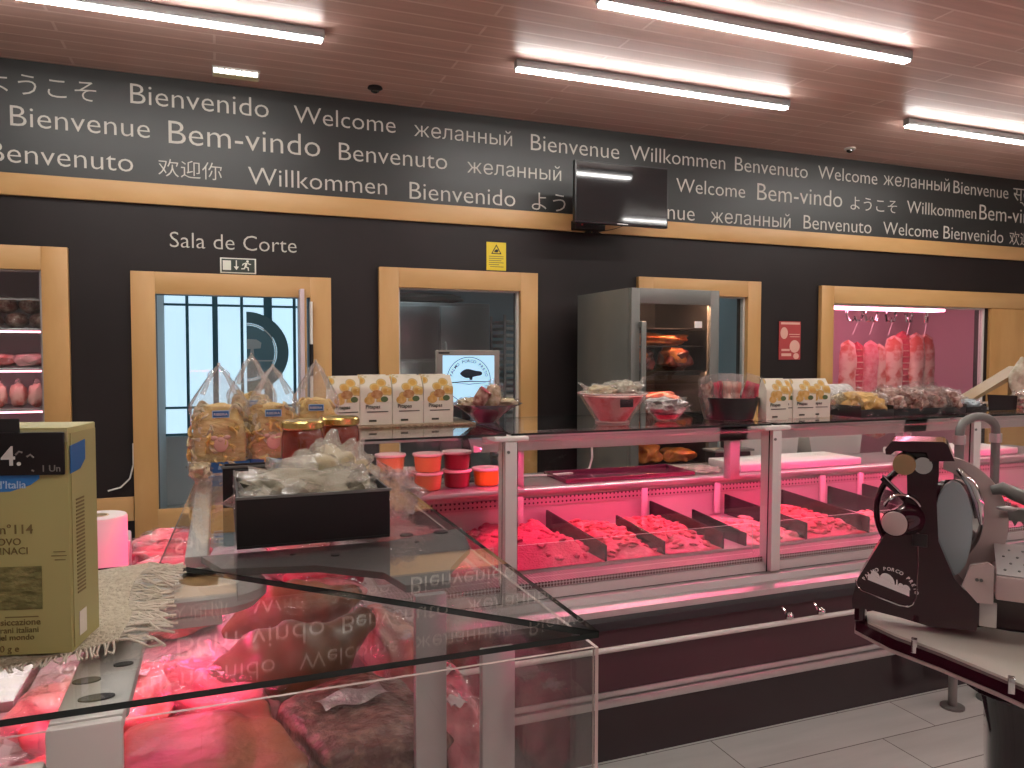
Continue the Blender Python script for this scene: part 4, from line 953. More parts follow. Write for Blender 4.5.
noodle_bag('clear bag of tagliatelle with blue base band, second from the left', .130, 2.06, .124, .258, -.05, 2)
noodle_bag('clear bag of tagliatelle behind the first two bags, its peak between them', .085, 2.24, .12, .285, .1, 3)
noodle_bag('clear bag of tagliatelle at the right, above the red jars', .248, 2.14, .115, .268, -.1, 4)
def jar(label, x, y):
    t = thing('sauce_jar', label, 'jar', (x, y, TZ), 0, 'jars of red sauce')
    MB().lathe([(.0004, .002), (.040, .002), (.046, .010), (.048, .10), (.044, .118), (.041, .122), (.0004, .122)], n=36).build('sauce', 'red sauce', t)
    MB().lathe([(.0004, .0), (.042, .0), (.049, .008), (.0505, .102), (.046, .122), (.043, .128)], n=36).build('glass', 'thin clear plastic', t)
    MB().lathe([(.0455, .124), (.048, .127), (.048, .139), (.044, .143), (.0004, .142)], n=40).build('lid', 'gold lid', t)
    return t
jar('jar of red sauce with gold lid behind the snack bags, left one', .178, 1.80); jar('jar of red sauce with gold lid behind the snack bags, right one', .272, 1.87)
t = lump('bread_bag', 'bag of pale dry bread lying on the glass under the leftmost noodle bag', 'bread bag', (-.045, 1.95, TZ), (.022, .05, .018), 'dry bread', 'crinkled cellophane', .1, 15, .4)

# paper roll and small machine on the rear worktop
t = thing('paper_roll', 'upright white paper towel roll glowing pink beside the pasta box', 'paper roll', (-.265, 1.98, .9955))
MB().lathe([(.022, 0), (.058, .0), (.060, .004), (.060, .221), (.058, .225), (.022, .225), (.022, .0)], n=40).build('roll', 'paper roll', t)
MB().lathe([(.021, .001), (.021, .226), (.018, .226), (.018, .001)], n=30).build('core', 'dry bread', t)
t = thing('card_terminal', 'small pinkish grey box on the rear worktop left of the glass leg case', 'payment terminal', (-.39, 2.2, .9955), .1)
MB().box(-.03, .17, -.03, .10, 0, .115).build('body', 'alu', t, bevel=.006); MB().box(.09, .13, -.032, -.0305, .05, .09).build('sticker', 'pink package', t, smooth=False)

# ------------------------------------------------------------------ burlap cloth and pasta box at the near left
t = thing('burlap_cloth', 'frayed beige burlap cloth under the pasta box on the glass', 'cloth', (0, 0, 0))
x0, x1, y0, y1 = -.42, -.098, .838, 1.16
def cf(u, v):
    x = x0 + (x1 - x0) * u + .006 * math.sin(v * 9); y = y0 + (y1 - y0) * v + .010 * math.sin(u * 7)
    edge = max(0, (u - .80) / .2)
    return (x, y, TZ + .0035 + .010 * edge * (.6 + .5 * math.sin(v * 11)) + .0015 * noise.noise(Vector((u * 9, v * 9, 1))))
b = MB().grid(cf, 70, 60); b.grid(lambda u, v: (lambda p: (p[0], p[1], p[2] - .0022))(cf(u, v)), 70, 60); b.build('weave', 'burlap', t)
def fringe(n, fn, L, seed):
    rn = random.Random(seed); b = MB()
    for k in range(n):
        p = Vector(fn((k + .5) / n)); a = rn.uniform(-.5, .5); l = L * rn.uniform(.6, 1.25)
        d = p.z; pts = []
        for j in range(5):
            s_ = j / 4; pts.append((p.x + s_ * l * math.cos(a), p.y + s_ * l * math.sin(a) + .004 * math.sin(j * 2 + k), max(TZ + .0015, p.z + .005 * math.sin(s_ * 3) * rn.uniform(-.4, 1) - s_ * .010)))
        b.tube(pts, [.0011, .0012, .0012, .0012, .0016], 5)
    return b
f = fringe(90, lambda s_: cf(1, s_), .042, 3).build('fringe', 'thread', t); f['kind'] = 'stuff'
rn = random.Random(5); b = MB()
for k in range(80):
    p = cf(k / 80, 0); b.tube([(p[0], p[1], p[2]), (p[0] + rn.uniform(-.004, .004), p[1] - .006, TZ + .003), (p[0] + rn.uniform(-.006, .006), p[1] - .013, TZ + .0015)], .0011, 5)
f = b.build('fringe', 'thread', t); f['kind'] = 'stuff'

bz = TZ + .0055
U = Vector((1, .02, 0)).normalized(); U.z = 0
ang = math.atan2(.010, .062)
t = thing('pasta_box', 'pale green cardboard box of pasta with blue banner and a black price card', 'pasta box', (-.137, .836, bz), R(-14))
Wd, Dp, Hh = .140, .064, .221
MB().box(-Wd, 0, 0, Dp, 0, Hh).build('carton', 'box green', t, bevel=.0015)
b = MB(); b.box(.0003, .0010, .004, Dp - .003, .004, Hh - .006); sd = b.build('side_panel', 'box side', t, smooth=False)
b = MB(); b.box(-Wd, .0, -.0005, -.0001, Hh - .014, Hh - .002); b.build('top_band', 'box cream', t, smooth=False)
F = lambda x, z: (x, -.0011, z)
b = MB(); b.prism([(-Wd, .195), (-.033, .190), (-.026, .184), (-.026, .172), (-.034, .166), (-.052, .160), (-Wd, .157)], (0, -.0003, 0), X_, Z_, (0, -1, 0), .0006); bl = b.build('blue_banner', 'blue banner', t, smooth=False)
b = MB(); b.prism([(.001, .203), (.034, .206), (.034, .186), (.022, .178), (.001, .176)], (.0012, 0, 0), Y_, Z_, X_, .0006); b.build('blue_flash', 'blue label', t, smooth=False)
MB().text('d’Italia', F(-.064, .163), X_, Z_, width=.026, ext=.0004, off=0).build('banner_print', 'pale blue', bl, smooth=False)
b = MB()
b.text('Tagliatelle n°114', F(-.118, .119), X_, Z_, width=.085, ext=.0004, off=.002)
b.text("ALL'UOVO", F(-.090, .108), X_, Z_, width=.046, ext=.0004, off=-.004)
b.text('CON SPINACI', F(-.098, .099), X_, Z_, width=.060, ext=.0004, off=-.004)
b.text('a lenta essiccazione', F(-.098, .0300), X_, Z_, width=.070, ext=.0004, off=.002)
b.text('con i grani italiani', F(-.086, .0225), X_, Z_, width=.056, ext=.0004, off=0)
b.text('e del mondo', F(-.074, .0155), X_, Z_, width=.040, ext=.0004, off=0)
b.text('500 g e', F(-.074, .0040), X_, Z_, width=.026, ext=.0004, off=0)
b.build('print', 'print brown', t, smooth=False)
b = MB(); b.box(-.060, -.030, -.0008, -.0003, .0372, .0382); b.box(-.015, -.004, -.0008, -.0003, .100, .1008); b.box(-.017, -.003, -.0008, -.0003, .096, .0968); b.box(-.014, -.004, -.0008, -.0003, .092, .0928); b.build('fine_print', 'print brown', t, smooth=False)
MB().box(-.095, -.026, -.0012, -.0003, .045, .087).build('product_window', 'pasta green', t, bevel=.0002)
b = MB(); b.prism([(-.098, .078 + .045), (-.080, .122), (-.070, .135), (-.068, .150), (-.076, .160), (-.09, .162)], (0, -.0003, 0), X_, Z_, (0, -1, 0), .0005); b.build('corner_picture', 'cracker dark', t, smooth=False)
b = MB()
for k in range(26): b.box(.0012, .0016, .012, .030, .055 + k * .0037, .0568 + k * .0037)
b.build('side_print', 'print brown', sd, smooth=False)
MB().box(.0012, .0016, .014, .030, .012, .036).build('side_label', 'pack white', sd, smooth=False)
t = thing('price_card', 'black chalk price card reading 4 and a half wiped price on the pasta box front', 'price card', (-.137, .836, bz), R(-14))
MB().box(-.064, -.001, -.0062, -.0030, .176, .217).build('card', 'matt black', t, bevel=.0012)
MB().box(-.080, -.042, -.0028, -.0016, .198, .230).build('backing_card', 'black plastic', t, bevel=.001)
b = MB(); Fc = (-.052, -.0068, .180)
b.text('4.', (-.057, -.0068, .186), X_, Z_, size=.026, ext=.0005, off=.006); b.build('price', 'chalk', t, smooth=False)
b = MB()
for pts in [[(-.044, .196), (-.041, .199), (-.038, .198)], [(-.034, .194), (-.031, .196), (-.028, .193)], [(-.030, .181), (-.028, .180)]]: b.tube([(x, -.0066, z) for x, z in pts], .0009, 6)
b.text('1 Un', (-.020, -.0068, .1795), X_, Z_, size=.009, ext=.0005, off=0)
b.build('faded_chalk', 'print grey', t, smooth=False)

# ================================================================== MATURING CABINET
t = thing('meat_cabinet', 'tall grey steel cabinet with a glass door and orange lit hams inside', 'meat cabinet', (0, 0, 0))
x0, x1, y0, y1, z1 = 2.83, 3.60, 4.90, 5.80, 2.08
b = MB(); b.box(x0, x0 + .03, y0 + .05, y1, .08, z1); b.box(x1 - .03, x1, y0 + .05, y1, .08, z1); b.box(x0 + .03, x1 - .03, y1 - .03, y1, .08, z1)
b.box(x0 + .03, x1 - .03, y0 + .05, y1 - .03, z1 - .04, z1); b.box(x0 + .03, x1 - .03, y0 + .05, y1 - .03, .08, .5); b.build('body', 'dark steel', t, bevel=.002)
b = MB(); b.box(x0 + .031, x0 + .035, y0 + .06, y1 - .031, .501, z1 - .041); b.box(x1 - .035, x1 - .031, y0 + .06, y1 - .031, .501, z1 - .041); b.box(x0 + .036, x1 - .036, y1 - .036, y1 - .031, .501, z1 - .041); b.build('lining', 'black plastic', t)
dx0, dx1, dz0, dz1 = x0 + .07, x1 - .08, .58, 1.965
b = MB(); b.box(x0, dx0, y0, y0 + .045, .10, z1 - .003); b.box(dx1, x1, y0, y0 + .045, .10, z1 - .003); b.box(dx0, dx1, y0, y0 + .045, dz1, z1 - .003); b.box(dx0, dx1, y0, y0 + .045, .10, dz0)
d = b.build('door', 'dark steel', t, bevel=.002)
MB().pane(dx0, dx1, y0 + .015, y0 + .021, dz0, dz1, 'y').build('door_glass', ['clear glass', 'glass edge'], d, smooth=False)
b = MB(); b.box(x0 + .055, x0 + .095, y0 - .055, y0 - .035, .95, 1.83); b.box(x0 + .060, x0 + .090, y0 - .034, y0 - .001, 1.79, 1.83); b.box(x0 + .060, x0 + .090, y0 - .034, y0 - .001, .95, .99); b.build('handle', 'dark steel', d, bevel=.004)
MB().box(3.385, 3.45, y0 + .008, y0 + .014, 1.79, 1.84).build('sticker', 'white label', d, smooth=False)
for z in (1.79, 1.655, 1.46, 1.10, .74):
    MB().box(x0 + .06, x1 - .06, y0 + .12, y1 - .08, z - .012, z).build('shelf', 'matt black', t, bevel=.002)
for x in (3.13, 3.42): MB().lathe([(.028, 0), (.03, -.012), (.02, -.02), (.0004, -.02)], (x, 5.1, 2.035), 20).build('spotlight', 'orange glow', t)
MB().box(x0 + .08, x1 - .08, 4.96, 4.99, 1.985, 1.995).build('light_strip', 'orange glow', t, smooth=False)
MB().box(x0 + .08, x1 - .08, 5.03, 5.035, 1.425, 1.46).build('shelf_lip', 'matt black', t)
MB().box(x0 + .08, x1 - .08, 5.05, 5.07, 1.437, 1.4475).build('light_strip', 'orange glow', t, smooth=False)
for sx in (x0 + .04, x1 - .08):
    for sy in (y0 + .08, y1 - .10): MB().box(sx, sx + .04, sy, sy + .04, 0, .079).build('foot', 'matt black', t)
G3 = 'cuts of aged meat in the cabinet'
def cut(label, x, y, z, r, mats, seed, rz=0):
    t = thing('aged_meat', label, 'aged meat', (x, y, z), rz, G3)
    b = MB(); b.blob((0, 0, r[2]), r, .4, 1.8, 4, 0, None, seed, .8)
    b.build('meat', mats[0], t)
    if len(mats) > 1: MB().blob((-.03, -.02, r[2] * 1.3), (r[0] * .85, r[1] * .85, r[2] * .95), .3, 2, 3, 0, (0, .5, 0), seed).build('fat_cap', mats[1], t)
cut('thin orange tinged ribs on the upper shelf of the grey cabinet', 3.20, 5.15, 1.657, (.25, .12, .045), ['aged orange'], 2)
cut('orange lit cut of meat on the middle shelf of the grey cabinet, left', 3.06, 5.18, 1.462, (.11, .11, .08), ['aged dark', 'aged orange'], 3)
cut('orange lit cut of meat on the middle shelf of the grey cabinet, right', 3.34, 5.12, 1.462, (.13, .11, .09), ['aged dark', 'aged orange'], 5, .3)
cut('dark cut of meat on the lower shelf of the grey cabinet', 3.2, 5.2, 1.102, (.22, .13, .09), ['aged dark'], 6)
cut('golden ham low in the cabinet, left one, seen through the counter', 3.10, 5.12, .742, (.11, .12, .07), ['aged orange'], 7, .4)
cut('golden ham low in the cabinet, right one, seen through the counter', 3.36, 5.10, .742, (.12, .11, .055), ['aged orange'], 8, -.4)

# ================================================================== THINGS ON THE COUNTER TOP
TY = 1.3006
t = thing('wicker_mat', 'brown woven mat under the white snack packets on the counter top', 'mat', (0, 0, 0))
MB().box(.405, .99, 2.98, 3.26, TY, TY + .010).build('mat', 'wicker', t, bevel=.002)
def voro(name):
    m = bpy.data.materials.new(name); m.use_nodes = True; nt = m.node_tree; b = nt.nodes['Principled BSDF']; b.inputs['Roughness'].default_value = .4
    tc = nt.nodes.new('ShaderNodeTexCoord'); v = nt.nodes.new('ShaderNodeTexVoronoi'); v.inputs['Scale'].default_value = 24
    r = nt.nodes.new('ShaderNodeValToRGB'); r.color_ramp.interpolation = 'LINEAR'
    r.color_ramp.elements[0].color = (.62, .36, .07, 1); r.color_ramp.elements[0].position = .25; r.color_ramp.elements[1].color = (.80, .76, .62, 1); r.color_ramp.elements[1].position = .52
    e = r.color_ramp.elements.new(.40); e.color = (.72, .50, .17, 1); e = r.color_ramp.elements.new(.46); e.color = (.50, .42, .18, 1)
    nt.links.new(tc.outputs['Object'], v.inputs[0]); nt.links.new(v.outputs['Distance'], r.inputs[0]); nt.links.new(r.outputs[0], b.inputs['Base Color']); MATS[name] = m
voro('gold print')
def packet(name, label, cat, loc, rz, w_=.125, h_=.195, d_=.06, cols=('cracker', 'cracker dark'), word='Pitapas', group=None, seed=0, front='pack white'):
    """block bottom printed bag with folded top"""
    t = thing(name, label, cat, loc, rz, group); a = w_ / 2
    def f(u, v):
        s_ = 4 * u; k = int(s_) % 4; q = s_ - int(s_)
        P = [(-a, -d_ / 2), (a, -d_ / 2), (a, d_ / 2), (-a, d_ / 2)]; p, n = P[k], P[(k + 1) % 4]
        x = p[0] + (n[0] - p[0]) * q; y = p[1] + (n[1] - p[1]) * q
        e = 1 if v < .72 else 1 - (v - .72) / .28 * .92
        bul = .008 * math.sin(PI * min(1, v / .8)) * math.sin(PI * q) if k in (1, 3) else 0
        nz = .004 * noise.noise(Vector((x * 30, y * 30, v * 6 + seed)))
        sg = 1 if v < .72 else 1 - .05 * (v - .72) / .28
        return (x * sg + (bul if k == 1 else -bul if k == 3 else 0) + nz * .7, y * e + (v > .72) * (v - .72) * .04 + nz * (k != 0 or v > .7), h_ * v)
    b = MB(); b.grid(f, 32, 24); b.box(-a + .001, a - .001, -d_ / 2 + .001, d_ / 2 - .001, .0, .002); bag = b.build('packet', front, t)
    def up(u, v):
        p = f(u * .2499, .46 + .54 * v); return (p[0], p[1] - .0014, p[2] + .0006)
    MB().grid(up, 12, 12).build('printed_top', 'gold print', t)
    b = MB()
    def ell(cx, cz, rx, rz_, m): b.prism([(cx * w_ + rx * w_ * math.cos(i * PI / 8), cz * h_ + rz_ * h_ * math.sin(i * PI / 8)) for i in range(16)], (0, -d_ / 2 - .0008, 0), X_, Z_, (0, -1, 0), .0012, m)
    ell(-.22, .50, .17, .085, 0); ell(.02, .62, .19, .09, 1 if seed % 2 else 0); ell(.26, .52, .12, .06, 2); 
    pic = b.build('picture', [cols[0], cols[1], 'green print'], t, smooth=False)
    b = MB(); b.text(word, (-.34 * w_, -d_ / 2 - .0022, .335 * h_), X_, Z_, width=.46 * w_, ext=.0005, off=.012); b.box(-.30 * w_, .38 * w_, -d_ / 2 - .0022, -d_ / 2 - .001, .255 * h_, .275 * h_); b.box(-.24 * w_, .0, -d_ / 2 - .0022, -d_ / 2 - .001, .06 * h_, .10 * h_)
    b.build('print', 'olive print', t, smooth=False)
    b = MB(); b.box(-.16 * w_, .16 * w_, -d_ * .31, -d_ * .31 + .001, .845 * h_, .875 * h_); return t
G4 = 'white packets of crackers on the left of the counter top'
p0 = packet('cracker_packet', 'white cracker packet, leftmost of the front row beside the jars', 'snack packet', (.585, 3.05, TY + .0105), 0, word='Pitapas', group=G4, seed=1)
for x, y, rz, l in [(.715, 3.055, .0, 'white cracker packet, middle of the front row of three'), (.845, 3.06, 0, 'white cracker packet, rightmost of the front row, next to the dark bowl'),
                    (.462, 3.05, .15, 'white cracker packet partly hidden behind the noodle bags and jars'),
                    (.60, 3.19, 0, 'white cracker packet in the back row behind the leftmost front one'), (.735, 3.195, 0, 'white cracker packet in the back row behind the middle front one'), (.865, 3.20, 0, 'white cracker packet in the back row behind the rightmost front one')]:
    dup(p0, (x, y, TY + .0105), rz, l)
# dark flared bowl
t = thing('flared_bowl', 'dark purple flared bowl beneath bags of nuts and cut sausage', 'bowl', (1.075, 3.10, TY))
MB().shell([(.045, 0), (.050, .006), (.080, .034), (.120, .064), (.160, .080)], n=40, t=.004, sq=0).build('bowl', 'bowl purple', t)
G5 = 'bags in the dark flared bowl'
lump('nut_bag', 'clear bag of mixed nuts upright in the middle of the dark flared bowl', 'snack bag', (1.105, 3.09, TY + .050), (.036, .03, .056), 'nuts', 'crinkled cellophane', .3, 3, .2, G5)
lump('nut_bag', 'clear bag of nuts lying at the left of the dark flared bowl', 'snack bag', (1.00, 3.10, TY + .060), (.046, .04, .022), 'nuts', 'crinkled cellophane', .2, 5, .3, G5)
lump('nut_bag', 'clear bag of pale nuts lying at the right of the dark flared bowl', 'snack bag', (1.17, 3.10, TY + .066), (.050, .04, .016), 'dry bread', 'crinkled cellophane', -.2, 6, .3, G5)
t = thing('cut_sausage', 'piece of reddish cured sausage leaning in the dark flared bowl', 'sausage', (1.045, 3.075, TY + .075))
b = MB(); b.tube([(-.02, 0, .0), (.015, -.02, .062)], [.030, .030], 24); b.build('sausage', 'sausage', t); MB().tube([(.0152, -.0201, .0622), (.0165, -.0208, .064)], [.029, .028], 24).build('cut_face', 'meat red', t)
# glass bowl with black tag
t = thing('glass_bowl', 'large clear glass bowl with a small black square on its front', 'bowl', (1.585, 2.90, TY))
MB().shell([(.070, 0), (.074, .004), (.150, .125)], n=40, t=.005).build('bowl', 'thin clear plastic', t)
MB().tube([(.150 * math.cos(a), .150 * math.sin(a), .125) for a in [2 * PI * i / 48 for i in range(48)]], .0035, 8, closed=True).build('rim', 'lit edge', t)  # bright outline of the clear bowl, painted as a pale rim
MB().tube([(.072 * math.cos(a), .072 * math.sin(a), .004) for a in [2 * PI * i / 48 for i in range(48)]], .004, 8, closed=True).build('foot_ring', 'lit edge', t)
MB().box(-.032, .030, -.125, -.122, .072, .106).build('tag', 'black plastic', t, bevel=.001)
t = thing('snack_bag', 'pinkish bag of snacks filling the large glass bowl', 'snack bag', (1.585, 2.90, TY + .006))
MB().lathe([(.0004, .0), (.058, .002), (.066, .012), (.132, .108), (.10, .118), (.0004, .122)], n=40).build('contents', 'pink package', t)
for sx, zz in ((-1, .165), (1, .190)): MB().grid(lambda u, v: (sx * (.085 + .075 * v) + .004 * math.sin(u * 9), (u - .5) * .10 * (1 - .75 * v), .105 + (zz - .105) * v + .004 * math.sin(u * 12)), 10, 8).build('bag_corner', 'milky bag film', t)
lump('snack_bag', 'bag of green tinged snacks heaped above the rim of the glass bowl, right side', 'snack bag', (1.635, 2.90, TY + .115), (.062, .06, .028), 'grey crisps', 'milky bag film', .3, 8, .4)
lump('snack_bag', 'bag of pale snacks heaped above the rim of the glass bowl, left side', 'snack bag', (1.53, 2.90, TY + .112), (.060, .06, .022), 'dry bread', 'milky bag film', -.3, 9, .4)
t = thing('glass_dish', 'small cut glass dish of crumpled silver wrappers right of the large glass bowl', 'bowl', (1.855, 2.90, TY))
MB().shell([(.045, 0), (.050, .006), (.086, .045), (.100, .060)], n=30, t=.004).build('dish', 'thin clear plastic', t)
MB().lathe([(.040, .007), (.046, .014), (.060, .026), (.0004, .030)], n=24).build('red_sweets', 'meat red', t)
lump('silver_wrapper', 'crumpled silver wrapped sweets piled in the small glass dish', 'sweets', (1.855, 2.90, TY + .032), (.072, .07, .032), 'silver label', 'crinkled cellophane', .3, 4, .7)
# black bowl with upright packs
t = thing('black_bowl', 'black round bowl full of upright sliced meat packs', 'bowl', (2.165, 2.87, TY))
MB().shell([(.105, 0), (.110, .004), (.135, .100)], n=40, t=.004).build('bowl', 'black plastic', t)
G6 = 'flat packs standing in the black bowl'
for k, (dx, dy, a, rz) in enumerate([(-.095, -.02, -.30, .2), (-.05, .0, -.12, .5), (-.01, -.03, .06, -.2), (.035, .01, .14, .3), (.08, -.01, .30, -.4), (.03, .05, .0, .1)]):
    t = thing('sliced_meat_pack', 'flat clear pack of sliced cured meat standing in the black bowl, ' + ['leftmost', 'second from the left', 'third from the left', 'third from the right', 'rightmost', 'hidden behind the others'][k], 'meat pack', (2.165 + dx, 2.87 + dy, TY + .02), rz, G6)
    Tm = Matrix.Rotation(a, 4, 'Y')
    def sl(u, v, k=k): return tuple(Tm @ Vector(((u - .5) * .074, .006 * math.sin(u * 9 + k) + .004 * math.sin(v * 13), .01 + v * .140)))
    b = MB(); b.grid(sl, 10, 14); b.grid(lambda u, v: (lambda p: (p[0], p[1] + .006, p[2]))(sl(u, v)), 10, 14); b.build('sliced_meat', ['sausage', 'meat red', 'meat fat'][k % 3], t)
    def fl_(u, v, k=k): return tuple(Tm @ Vector(((u - .5) * .092, -.006 + .006 * math.sin(u * 11 + v * 4 + k), .0 + v * .185)))
    b = MB(); b.grid(fl_, 12, 16); b.grid(lambda u, v: (lambda p: (p[0], p[1] + .016, p[2]))(fl_(u, v)), 12, 16); b.build('film', 'noodle bag film', t)
# right hand packets
G7 = 'white packets of crackers right of the black bowl'
q0 = packet('cracker_packet', 'white cracker packet with golden picture right of the black bowl, nearest', 'snack packet', (2.325, 2.76, TY), .0, .120, .185, .055, word='Pitapas', group=G7, seed=2)
for x, y, rz, l in [(2.425, 2.82, .05, 'white cracker packet, second to the right of the black bowl'), (2.525, 2.81, -.10, 'white cracker packet, third to the right of the black bowl'), (2.620, 2.82, -.12, 'white cracker packet, fourth and last right of the black bowl')]:
    dup(q0, (x, y, TY), rz, l, (1, 1, .97))
def box_tray(label, x0, x1, y0, y1, h):
    t = thing('snack_tray', label, 'tray', ((x0 + x1) / 2, (y0 + y1) / 2, TY)); a, c = (x1 - x0) / 2, (y1 - y0) / 2
    b = MB(); b.box(-a, a, -c, c, 0, .003); b.box(-a, a, -c, -c + .003, .003, h * .7); b.box(-a, a, c - .003, c, .003, h); b.box(-a, -a + .003, -c + .003, c - .003, .003, h); b.box(a - .003, a, -c + .003, c - .003, .003, h); b.build('tray', 'black plastic', t, bevel=.001)
box_tray('black tray of golden snack bags left of the long pile', 2.76, 2.96, 2.68, 2.88, .055)
t = lump('snack_bag', 'bag of golden crackers on the black tray', 'snack bag', (2.86, 2.765, TY + .005), (.082, .075, .052), 'cracker', 'crinkled cellophane', 0, 21, .5)
t = lump('snack_bag', 'pale bag lying behind the bag of golden crackers', 'snack bag', (2.80, 2.84, TY + .03), (.05, .03, .035), 'dry bread', 'milky bag film', 0, 22, .5)
t = thing('black_drum', 'black rounded canister lying behind the golden cracker bag', 'canister', (2.86, 3.02, TY))
MB().cyl((-.11, 0, .075), (-.03, 0, .075), .075, n=28).build('drum', 'matt black', t); MB().cyl((-.0295, 0, .075), (.14, 0, .075), .068, n=28).build('foil_side', 'silver label', t)
box_tray('long black tray under the pile of sliced sausage bags', 2.98, 3.46, 2.70, 2.90, .05)
G8 = 'bags of sliced sausage in the long black tray'
for k in range(7):
    x = 3.02 + .065 * k
    lump('sausage_bag', 'bag of mottled sliced sausage in the long black tray, ' + ['leftmost', 'second from the left', 'third from the left', 'middle one', 'third from the right', 'second from the right', 'rightmost'][k], 'meat pack', (x, 2.77 + .03 * (k % 2), TY + .006 + .012 * (k % 2)), (.044, .075, .052), 'sausage', 'crinkled cellophane', .5 * math.sin(k * 2), 31 + k, .5, G8)
box_tray('small black tray with one bag right of the long pile', 3.49, 3.63, 2.72, 2.86, .045)
lump('sausage_bag', 'bag with a teal tint in the small black tray right of the long pile', 'meat pack', (3.56, 2.775, TY + .005), (.052, .05, .030), 'blue wall', 'vacuum film', .1, 41, .4)
t = thing('black_stand', 'black slanted display holder near the right edge of the counter top', 'holder', (3.86, 2.80, TY))
b = MB(); b.prism([(-.10, 0), (.10, 0), (.105, .075), (-.115, .085)], (0, 0, 0), X_, Z_, Y_, .006); b.box(-.10, .10, .007, .14, 0, .004); b.build('holder', 'matt black', t)
lump('sausage_bag', 'pale bag right of the black slanted holder at the photo edge', 'meat pack', (4.03, 2.79, TY), (.06, .06, .045), 'sausage', 'milky bag film', .1, 43, .4)
# ham stand
t = thing('ham_stand', 'slanted wooden stand behind the black holder at the right edge', 'ham stand', (4.25, 3.10, TY))
b = MB(); b.prism([(-.40, .0), (-.36, .0), (.15, .20), (.13, .225)], (0, -.05, 0), X_, Z_, Y_, .10); b.box(-.40, .25, -.07, .07, 0, .016); b.box(.08, .11, -.02, .02, .0165, .20); b.build('stand', 'knife wood', t, bevel=.003)
t = thing('aged_ham', 'dark greenish ham leg resting on the wooden stand, cut by the photo edge', 'ham', (4.30, 3.02, TY + .05))
MB().blob((.0, 0, .10), (.07, .045, .12), .2, 2, 4, 0, (0, .15, 0), 2).build('ham', 'grey crisps', t)
MB().blob((.10, 0.02, .13), (.07, .05, .11), .2, 2, 4, 0, (0, -.1, 0), 3).build('hock', 'cured dark', t)

# ================================================================== SLICER
A_ = R(50.5); SX, SY = 1.55, 1.30
t = thing('meat_slicer', 'glossy dark red flywheel meat slicer with a big round blade', 'meat slicer', (SX, SY, 0), -A_)
body = [(-.046, 1.350), (-.043, 1.27), (-.058, 1.234), (-.094, 1.162), (-.144, 1.061), (-.156, 1.010), (-.154, .988), (-.12, .990), (-.05, .982), (.009, .972), (.10, .978), (.112, 1.042), (.073, 1.07), (.055, 1.091), (.022, 1.172), (.016, 1.269), (.020, 1.325), (.019, 1.355)]
b = MB(); b.prism(body, (0, -.05, 0), X_, Z_, Y_, .085); bd = b.build('body', 'slicer black', t, bevel=.006, seg=3)
top = [(-.088, 1.366), (-.090, 1.378), (-.076, 1.398), (.028, 1.402), (.036, 1.395), (.050, 1.360), (.001, 1.356), (-.006, 1.376), (-.068, 1.376), (-.078, 1.366)]
b = MB(); b.prism(top, (0, -.075, 0), X_, Z_, Y_, .12); b.build('sharpener_cover', 'slicer black', t, bevel=.004)
b = MB(); b.box(-.055, .02, -.045, .02, 1.345, 1.375); b.build('sharpener', 'slicer black', t, bevel=.004)
MB().cyl((-.050, -.075, 1.345), (-.050, -.03, 1.345), .024, n=24).build('sharpener_stone', 'knife wood', t)
MB().cyl((-.012, -.07, 1.345), (-.012, -.03, 1.345), .019, n=24).build('sharpener_wheel', 'chrome', t)
b = MB(); b.cyl((-.064, -.125, 1.218), (-.04, -.05, 1.216), .030, .036); kb = b.build('knob_hub', 'slicer black', t)
MB().cyl((-.0645, -.131, 1.218), (-.064, -.1255, 1.218), .027, n=32).build('knob', 'slicer pink', kb, bevel=.002)
MB().tube([(-.052 + .040 * math.cos(a), -.060 - .001 * 0, 1.230 + .042 * math.sin(a)) for a in [PI * .15 + PI * .75 * i / 14 for i in range(15)]], .004, 8).build('hub_rim', 'chrome', kb)
line = [(-.050, 1.250), (-.036, 1.245), (-.026, 1.225), (-.020, 1.195), (-.018, 1.113), (-.020, 1.035), (-.026, 1.018), (-.036, 1.011), (-.055, 1.012), (-.135, 1.033), (-.146, 1.045), (-.148, 1.058)]
MB().tube([(x, -.052, z) for x, z in line], .0018, 6).build('pinstripe', 'chrome', bd)
b = MB(); Nn = (0, -1, 0)
c0 = Vector((-.122, 1.062)); c1 = Vector((-.034, 1.036)); dd = (c1 - c0)
def sk(u, h): p = c0 + dd * u; return (p.x, p.y + h)
b.prism([sk(0, 0), sk(1, 0), sk(1, .014), sk(0, .014)], (0, -.0505, 0), X_, Z_, Nn, .0012)
for u, w_, h in [(.18, .010, .012), (.47, .016, .018), (.80, .006, .008), (.93, .008, .009)]:
    p = sk(u, .0145); b.prism([(p[0] + w_ * math.cos(i * PI / 8), p[1] + h * math.sin(i * PI / 8) - w_ * .28 * math.cos(i * PI / 8)) for i in range(9)], (0, -.0505, 0), X_, Z_, Nn, .0012)
p = sk(.70, .013); b.prism([(p[0] - .002, p[1]), (p[0] + .002, p[1]), (p[0] + .001, p[1] + .014), (p[0] - .001, p[1] + .014)], (0, -.0505, 0), X_, Z_, Nn, .0012)
b.text('PALMO PORCO PRETO', (0, -.0512, 0), X_, Z_, arc=(-.078, 1.034, .056, R(150), R(12)), size=.0115, ext=.0006, off=0)
b.build('emblem', 'white label', bd, smooth=False)
b = MB(); b.box(-.03, .0, -.054, -.0505, 1.155, 1.185); b.build('switch', 'black plastic', bd, bevel=.002)
